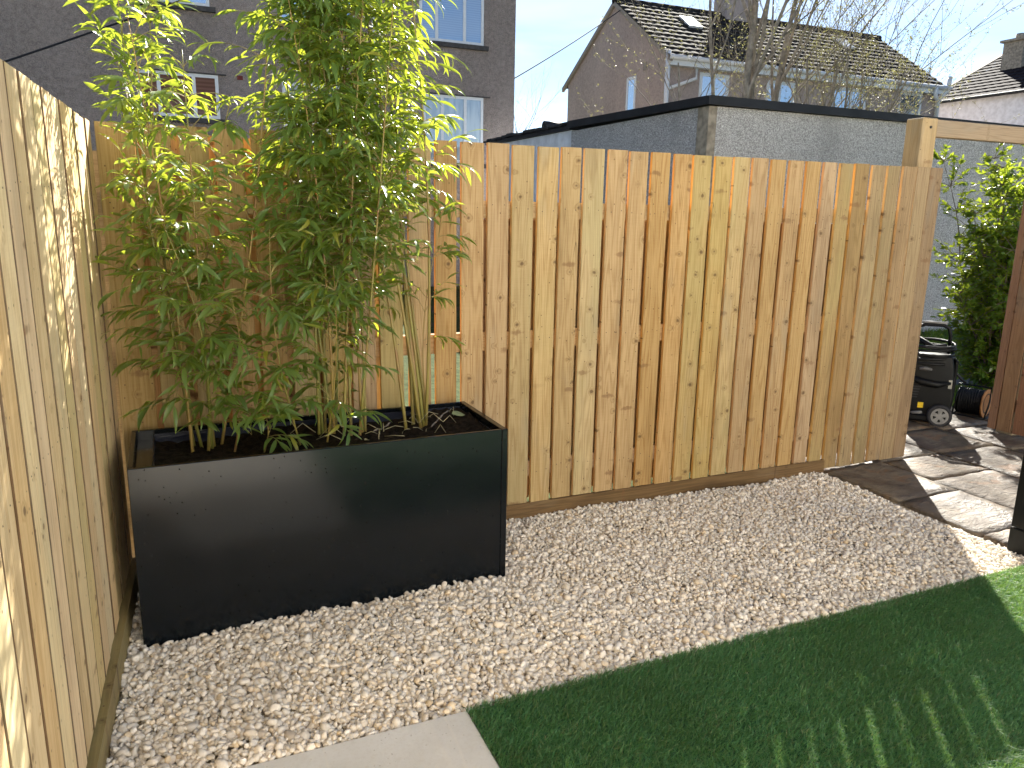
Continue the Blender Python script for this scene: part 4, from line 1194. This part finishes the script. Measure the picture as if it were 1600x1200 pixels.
def window(root, x0, x1, z0, z1, y, mull, pane, sill=None, fw=0.055, axis='y', lintel=False):
    """white framed window set into the wall face at y (facing -y) or x (axis 'x', facing -x); coordinates along the wall"""
    o = Vector(root.location)
    fr = MB(); ps = MB()
    def B(m, a0, a1, h0, h1, d0, d1):
        if axis == 'y': m.box((a0 - o.x, y + d0 - o.y, h0 - o.z), (a1 - o.x, y + d1 - o.y, h1 - o.z))
        else: m.box((y + d0 - o.x, a0 - o.y, h0 - o.z), (y + d1 - o.x, a1 - o.y, h1 - o.z))
    B(fr, x0, x1, z0, z0 + fw, -0.012, 0.05); B(fr, x0, x1, z1 - fw, z1, -0.012, 0.05)
    vs = [x0] + list(mull) + [x1]
    B(fr, x0, x0 + fw, z0 + fw, z1 - fw, -0.012, 0.05); B(fr, x1 - fw, x1, z0 + fw, z1 - fw, -0.012, 0.05)
    for m_ in mull: B(fr, m_ - fw*0.55, m_ + fw*0.55, z0 + fw, z1 - fw, -0.012, 0.05)
    f = fr.build('window', M['upvc'], root)
    bounds = [x0 + fw] + [q for m_ in mull for q in (m_ - fw*0.55, m_ + fw*0.55)] + [x1 - fw]
    for k in range(len(bounds)//2):
        m = MB(); B(m, bounds[2*k], bounds[2*k+1], z0 + fw, z1 - fw, -0.002, 0.02); m.build('pane', pane, f)
        # dark gasket line round the glass
    if sill:
        m = MB(); B(m, x0 - 0.09, x1 + 0.09, z0 - 0.085, z0 - 0.003, -0.07, 0.05); m.build('sill', sill, f)
    if lintel:
        m = MB(); B(m, x0 - 0.03, x1 + 0.14, z1 + 0.003, z1 + 0.022, -0.04, 0.03); m.build('drip', M['sill'], f)
    return f

def tiled_slope(root, mat, ox, run, up, length, slope_len, courses, tile_w, name='roof_tiles', seed=1, roll=0.02):
    """stepped courses of rolled tiles; ox origin (eaves start), run and up unit vectors along eaves and up the slope"""
    r = random.Random(seed)
    nrm = run.cross(up).normalized()
    if nrm.z < 0: nrm = -nrm
    m = MB(); base = Vector(root.location)
    ch = slope_len/courses; nt = int(length/tile_w)
    segs = 3
    for c in range(courses):
        s0 = c*ch - 0.02; s1 = (c+1)*ch + 0.03
        for k in range(nt):
            a0 = k*tile_w; lift = r.uniform(0.0, 0.007); v = []
            for i in range(segs+1):
                a = a0 + (tile_w - 0.006)*i/segs
                h = roll*(0.0, 1.0, 0.75, 0.1)[i] + lift
                pb = ox + run*a + up*s0 + nrm*(0.045 + h); pt = ox + run*a + up*s1 + nrm*(0.012 + h*0.4); pu = ox + run*a + up*s0 + nrm*(0.0)
                v += [pu - base, pb - base, pt - base]
            f = []
            for i in range(segs):
                f += [(i*3, (i+1)*3, (i+1)*3+1, i*3+1), (i*3+1, (i+1)*3+1, (i+1)*3+2, i*3+2)]
            m.add(v, f)
    o = m.build(name, mat, root, recalc=False); o['kind'] = 'stuff'
    return o
def tile_mat(name, a, c2, moss):
    t = NT(name)
    isl = t.n('NewGeometry').outputs['Random Per Island']
    c = t.mix(isl, a, c2); n = t.noise(t.pos(), 7, 5, 0.65)
    c = t.mix(t.math('MULTIPLY', t.ss(n, 0.5, 0.72), 0.6), c, moss)
    t.pbr(c, 0.9, t.bump(t.noise(t.pos(), 60, 3), 0.4, 0.01), 0.12)
    return t.m
M['tile_brown'] = tile_mat('weathered_brown_tile', (0.024, 0.020, 0.0185), (0.040, 0.034, 0.030), (0.040, 0.038, 0.036))
M['tile_purple'] = tile_mat('purple_brown_tile', (0.015, 0.012, 0.015), (0.024, 0.019, 0.022), (0.024, 0.021, 0.023))

# house 1: dark grey two-storey block
h1 = tag(empty('grey_house', (0, 12.0, 0)), 'dark grey roughcast house rising behind the fence and bamboo', 'house')
lb((-9.0, 12.0, -0.1), (6.985, 20.0, 7.0), 'wall', M['grey_render'], h1)
rf = MB().prism([(11.6, 6.95), (20.4, 6.95), (16.0, 9.4)], -9.3, 7.3, 0)
rf.v = [(p[0], p[1] + 0.0, p[2] + 0.06) for p in rf.v]
local(rf, h1).build('roof', M['tile_brown'], h1)
YH = 11.998
window(h1, -0.055, 1.255, 3.02, 3.760, YH, [0.285, 0.850], M['pane_brown'], M['sill'], lintel=True)
window(h1, 2.35, 3.70, 2.55, 3.745, YH, [2.70, 3.30], M['pane_net'], M['sill'])
window(h1, 5.02, 6.295, 2.45, 3.740, YH, [5.42, 5.905], M['pane_net'], M['sill'], lintel=True)
window(h1, 4.965, 6.290, 4.715, 6.00, YH, [5.31, 5.885], M['pane_blind'], M['sill'])
window(h1, 2.35, 3.70, 4.76, 6.00, YH, [2.70, 3.30], M['pane_blue'], M['sill'])
window(h1, 0.13, 1.19, 4.865, 6.05, YH, [0.5], M['pane_blue'], M['sill'])
lb((1.575, 11.985, 3.715), (1.675, 12.02, 3.785), 'air_brick', flat_mat('red_air_brick', (0.16, 0.03, 0.025), 0.8), h1)
local(MB().tube([(4.06, 11.94, 6.9), (4.06, 11.94, 3.6)], 0.04, 8), h1).build('drainpipe', M['upvc'], h1, recalc=False)

# house 2: pinkish semi-detached house, gable to the left
h2 = tag(empty('pink_house', (13.365, 16.0, 0)), 'pinkish roughcast house with brown tiled roof and gable end beyond the garage', 'house')
X0, X1, Y0, Y1, EZ, RZ = 13.365, 24.3, 16.0, 22.0, 5.87, 7.86
ym = (Y0 + Y1)/2 - 0.05
wl = MB().prism([(Y0, -0.1), (Y1, -0.1), (Y1, EZ), (ym, RZ - 0.06), (Y0, EZ)], X0, X1, 0)
local(wl, h2).build('wall', M['pink_render'], h2)
up = Vector((0, ym - Y0 + 0.25, RZ - EZ + 0.17)); sl_ = up.length; up.normalize()
tiled_slope(h2, M['tile_brown'], Vector((X0 - 0.12, Y0 - 0.25, EZ - 0.10)), Vector((1, 0, 0)), up, X1 - X0 + 0.25, sl_, 13, 0.30, seed=3, roll=0.012)
bk = MB().add([(X0 - 0.1, ym, RZ + 0.03), (X1 + 0.1, ym, RZ + 0.03), (X1 + 0.1, Y1 + 0.25, EZ - 0.1), (X0 - 0.1, Y1 + 0.25, EZ - 0.1)], [(0, 1, 2, 3)])
local(bk, h2).build('roof', M['tile_brown'], h2)
rdg = MB()
xx_ = X0 - 0.1
while xx_ < X1:
    rdg.tube([(xx_, ym, RZ + 0.05), (xx_ + 0.43, ym, RZ + 0.05)], 0.105, 8); xx_ += 0.45
local(rdg, h2).build('ridge_tiles', M['tile_brown'], h2, recalc=False)['kind'] = 'stuff'
M['bargeboard'] = flat_mat('stone_verge', (0.30, 0.265, 0.23), 0.85, 0.2)
vb = MB().prism([(Y0 - 0.28, EZ - 0.22), (ym, RZ - 0.10), (Y1 + 0.28, EZ - 0.22), (Y1 + 0.28, EZ - 0.08), (ym, RZ + 0.04), (Y0 - 0.28, EZ - 0.08)], X0 - 0.10, X0 - 0.005, 0)
local(vb, h2).build('bargeboard', M['bargeboard'], h2)
gt = MB().tube([(X0 - 0.1, Y0 - 0.30, EZ - 0.10), (X1 + 0.15, Y0 - 0.30, EZ - 0.10)], 0.065, 8)
local(gt, h2).build('gutter', M['upvc'], h2, recalc=False)
fb = MB().box((X0 - 0.05, Y0 - 0.24, EZ - 0.30), (X1 + 0.1, Y0 - 0.003, EZ - 0.12)); local(fb, h2).build('fascia', M['upvc'], h2)
for a0, a1, z0, z1, mu in ((14.50, 15.55, 4.70, 5.50, [15.0]), (16.95, 18.05, 4.70, 5.48, [17.45]), (19.55, 21.0, 4.65, 5.50, [20.35]), (22.45, 23.50, 4.62, 5.58, [])):
    window(h2, a0, a1, z0, z1, Y0 - 0.002, mu, M['pane_blue'], None, 0.10)
window(h2, 17.56, 18.09, 4.40, 5.54, X0 - 0.002, [], M['pane_blue'], None, 0.09, axis='x')
dp = MB().tube([(13.32, 15.88, 5.95), (13.32, 15.88, 3.0)], 0.07, 8)
dp.tube([(13.36, 15.90, 4.95), (14.3, 15.88, 5.30), (14.3, 15.88, 5.62)], 0.05, 6)
local(dp, h2).build('drainpipe', M['upvc'], h2, recalc=False)
dp = MB().tube([(23.75, 15.70, 5.75), (23.75, 15.70, 5.48), (24.10, 15.86, 5.36), (24.10, 15.86, 3.0)], 0.075, 8)
dp.tube([(24.10, 15.86, 5.36), (24.42, 15.80, 5.72), (24.46, 15.8, 6.15)], 0.075, 8)
local(dp, h2).build('drainpipe', M['upvc'], h2, recalc=False)
ch = local(MB().box((17.3, ym - 0.35, RZ - 0.4), (18.4, ym + 0.35, RZ + 1.5)), h2).build('chimney', M['pink_render'], h2)
for (xa, sa) in ((15.2, 0.60), (21.5, 0.60)):
    c0 = Vector((xa, Y0 - 0.25, EZ - 0.10)) + up*(sl_*sa)
    nrm = Vector((1, 0, 0)).cross(up)
    q = [c0 + nrm*0.09, c0 + Vector((0.5, 0, 0)) + nrm*0.09, c0 + Vector((0.5, 0, 0)) + up*0.7 + nrm*0.09, c0 + up*0.7 + nrm*0.09]
    v = q + [p - nrm*0.08 for p in q]
    m = MB().add(v, [(0,1,2,3), (7,6,5,4), (0,4,5,1), (1,5,6,2), (2,6,7,3), (3,7,4,0)]); local(m, h2).build('roof_window', M['upvc'], h2)
lb((13.335, 17.02, 5.62), (13.37, 17.18, 5.84), 'wall_vent', M['bargeboard'], h2)

# unseen house added behind the camera to bounce sun into the shaded garden
M['cream_render'] = flat_mat('cream_render', (0.82, 0.80, 0.76), 0.85, 0.2, noise=0.08, scale=3, bump=0.2)
h4 = tag(empty('fill_house', (1.5, -6.4, 0)), 'unseen cream house added behind the camera to bounce sunlight', 'house')
lb((-6.0, -15.0, -0.1), (9.0, -6.4, 5.6), 'wall', M['cream_render'], h4)
rf = MB().prism([(-15.4, 5.6), (-6.1, 5.6), (-10.8, 8.0)], -6.3, 9.3, 0); local(rf, h4).build('roof', M['tile_brown'], h4)

# house 3: white house at the right
h3 = tag(empty('white_house', (28.0, 19.5, 0)), 'white rendered house with a purple brown tiled roof at far right', 'house')
XW = 28.0
lb((XW, 9.0, -0.1), (36.0, 19.45, 5.95), 'wall', M['white_render'], h3)
up3 = Vector((0.895, 0, 0.447)).normalized()
tiled_slope(h3, M['tile_purple'], Vector((XW - 0.25, 8.7, 5.93)), Vector((0, 1, 0)), up3, 10.9, 8.2, 22, 0.33, seed=9, roll=0.012)
gv = MB().prism([(XW + 0.05, 5.9), (XW + 7.0, 9.38), (XW + 8.0, 9.0), (XW + 8.0, 5.9)], 19.30, 19.44, 1); local(gv, h3).build('gable', M['white_render'], h3)
vb = MB().prism([(XW - 0.25, 5.88), (XW + 7.0, 9.50), (XW + 7.0, 9.62), (XW - 0.25, 6.0)], 19.47, 19.66, 1); local(vb, h3).build('bargeboard', M['bargeboard'], h3)
gt = MB().tube([(XW - 0.31, 8.7, 5.90), (XW - 0.31, 19.6, 5.90)], 0.06, 8); local(gt, h3).build('gutter', M['felt'], h3, recalc=False)
ch = local(MB().box((30.1, 17.35, 6.6), (30.75, 18.15, 8.15)), h3).build('chimney', M['pier'], h3)
m = MB().box((30.0, 17.25, 8.152), (30.85, 18.25, 8.24)); m.cyl((30.42, 17.75, 8.24), (30.42, 17.75, 8.45), 0.16, 10)
local(m, h3).build('chimney_cap', M['pier'], ch).location = (0, 0, 0)

# ------------------------------------------------------------------ bare trees
M['tree_bark'] = flat_mat('pale_tree_bark', (0.27, 0.235, 0.19), 0.85, 0.2, noise=0.35, scale=8, bump=0.3)
M['twig_bark'] = flat_mat('twig_bark', (0.28, 0.24, 0.18), 0.8, 0.2, noise=0.3, scale=8)
M['bud'] = leaf_mat('spring_bud', (0.19, 0.175, 0.08), (0.27, 0.25, 0.12), (0.34, 0.33, 0.12), 0.35, 0.5)
def bare_tree(label, base, stems, seed, buds, levels=4, spread=1.0, cnt=(7, 5, 4, 3)):
    r = random.Random(seed)
    root = tag(empty('bare_tree', base), label, 'tree')
    tr = MB(); tw = MB(); bd = []
    def grow(p, d, L_, rad, lev):
        n = 7 if lev == 0 else 5
        pts = [p.copy()]; rr = [rad]
        for i in range(n):
            d = (d + Vector((r.uniform(-1, 1), r.uniform(-1, 1), r.uniform(-.4, .7)))*(0.08 + 0.05*lev)).normalized()
            pts.append(pts[-1] + d*L_/n); rr.append(rad*(1 - 0.62*(i+1)/n))
        (tr if lev < 2 else tw).tube(pts, rr, 7 if lev == 0 else (5 if lev < 2 else 3), cap=False)
        if lev >= levels - 1:
            for q in pts[1:]:
                for _ in range(3):
                    if r.random() < buds: bd.append(q + Vector((r.uniform(-.03, .03), r.uniform(-.03, .03), r.uniform(-.03, .03))))
        if lev < levels:
            nb = cnt[min(lev, 3)]
            for k in range(nb):
                t = r.uniform(0.25, 1.0) if lev else r.uniform(0.3, 1.0)
                i = min(int(t*n), n-1); q = pts[i].lerp(pts[i+1], t*n - i)
                a = r.uniform(0, 6.28); s = Vector((math.cos(a), math.sin(a), 0))
                nd = (d*0.8 + s*r.uniform(0.5, 1.1)*spread + Vector((0, 0, 0.15))).normalized()
                grow(q, nd, L_*r.uniform(0.42, 0.66), max(rr[i]*0.55, 0.0032), lev+1)
    for (off, d, L_, rd) in stems:
        grow(Vector(off), Vector(d).normalized(), L_, rd, 0)
    tr.build('trunk', M['tree_bark'], root, recalc=False)
    o = tw.build('twigs', M['twig_bark'], root, recalc=False); o['kind'] = 'stuff'
    if bd:
        lv = np.array([(0, 0, 0), (0.5, -0.32, 0.1), (0.5, 0.32, 0.1), (1, 0, 0)]); lf = np.array([(0, 1, 3), (0, 3, 2)])
        V = []; F = []; off = 0
        for p in bd:
            for _ in range(2):
                mt = np.array(leaf_matrix(p, Vector((r.uniform(-1, 1), r.uniform(-1, 1), r.uniform(-.3, 1))), Vector((r.uniform(-1, 1), r.uniform(-1, 1), 1)), r.uniform(0.022, 0.045), 0))
                V.append(lv @ mt[:3, :3].T + mt[:3, 3]); F.append(lf + off); off += 4
        o = np_mesh('buds', np.concatenate(V), np.concatenate(F), M['bud'], False, root); o['kind'] = 'stuff'
    return root
bare_tree('tall bare multi-stemmed tree rising behind the garage roof', (12.25, 11.0, -0.05),
          [((-0.10, 0, 0), (-0.075, 0, 1), 8.2, 0.115), ((0.16, 0.1, 0), (0.028, 0.02, 1), 8.6, 0.115), ((0.40, -0.05, 0), (0.095, 0, 1), 7.8, 0.10), ((-0.22, 0.3, 0), (-0.13, 0.03, 1), 7.0, 0.06), ((0.5, 0.3, 0), (0.20, 0.03, 1), 7.4, 0.07)], 41, 0.10, 4, 0.62, (5, 4, 3, 2))
bare_tree('budding shrubby tree beside the tall bare tree behind the garage', (13.6, 10.4, -0.05),
          [((0, 0, 0), (0.08, 0, 1), 5.0, 0.06), ((0.25, 0.1, 0), (0.22, 0.1, 1), 5.1, 0.06), ((-0.2, 0, 0), (-0.12, 0, 1), 4.9, 0.05), ((0.5, 0.0, 0), (0.34, 0, 1), 4.9, 0.05), ((0.8, 0.2, 0), (0.40, -0.1, 1), 4.4, 0.05), ((0.35, 0.3, 0), (0.15, 0.1, 1), 4.9, 0.045), ((0.1, -0.2, 0), (0.02, 0, 1), 5.0, 0.045), ((0.6, -0.1, 0), (0.26, 0.05, 1), 5.0, 0.045)], 43, 0.8, 3, 0.95, (6, 4, 3, 3))
bare_tree('thin bare sapling with arching twigs left of the tall tree', (10.6, 10.6, -0.05),
          [((0, 0, 0), (-0.05, 0, 1), 4.6, 0.04), ((0.3, 0, 0), (-0.16, 0, 1), 4.6, 0.035)], 47, 0.40, 3, 0.9, (5, 4, 3, 2))
bare_tree('faint bare treetop far beyond the outbuilding roof', (15.2, 33.0, 0.0),
          [((0, 0, 0), (-0.08, 0, 1), 5.2, 0.07), ((0.9, 0, 0), (0.02, 0, 1), 5.4, 0.07)], 48, 0.0, 3, 0.8)

# ------------------------------------------------------------------ overhead cables
M['cable'] = flat_mat('black_cable', (0.015, 0.015, 0.016), 0.6, 0.3)
def cable(a, b2, sag, label):
    a, b2 = Vector(a), Vector(b2); n = 16
    pts = [a.lerp(b2, i/n) - Vector((0, 0, sag*4*(i/n)*(1-i/n))) for i in range(n+1)]
    o = MB().tube([p - a for p in pts], 0.016, 6).build('overhead_cable', M['cable'], None, loc=a, recalc=False)
    tag(o, label, 'cable', 'overhead cables between the houses')
cable((4.78, 11.99, 2.95), (13.30, 18.55, 7.55), 0.12, 'black cable slanting from the grey house up to the pink gable')
cable((-4.5, 7.0, 1.6), (0.9, 11.99, 5.0), 0.05, 'black cable crossing the grey wall at the upper left')
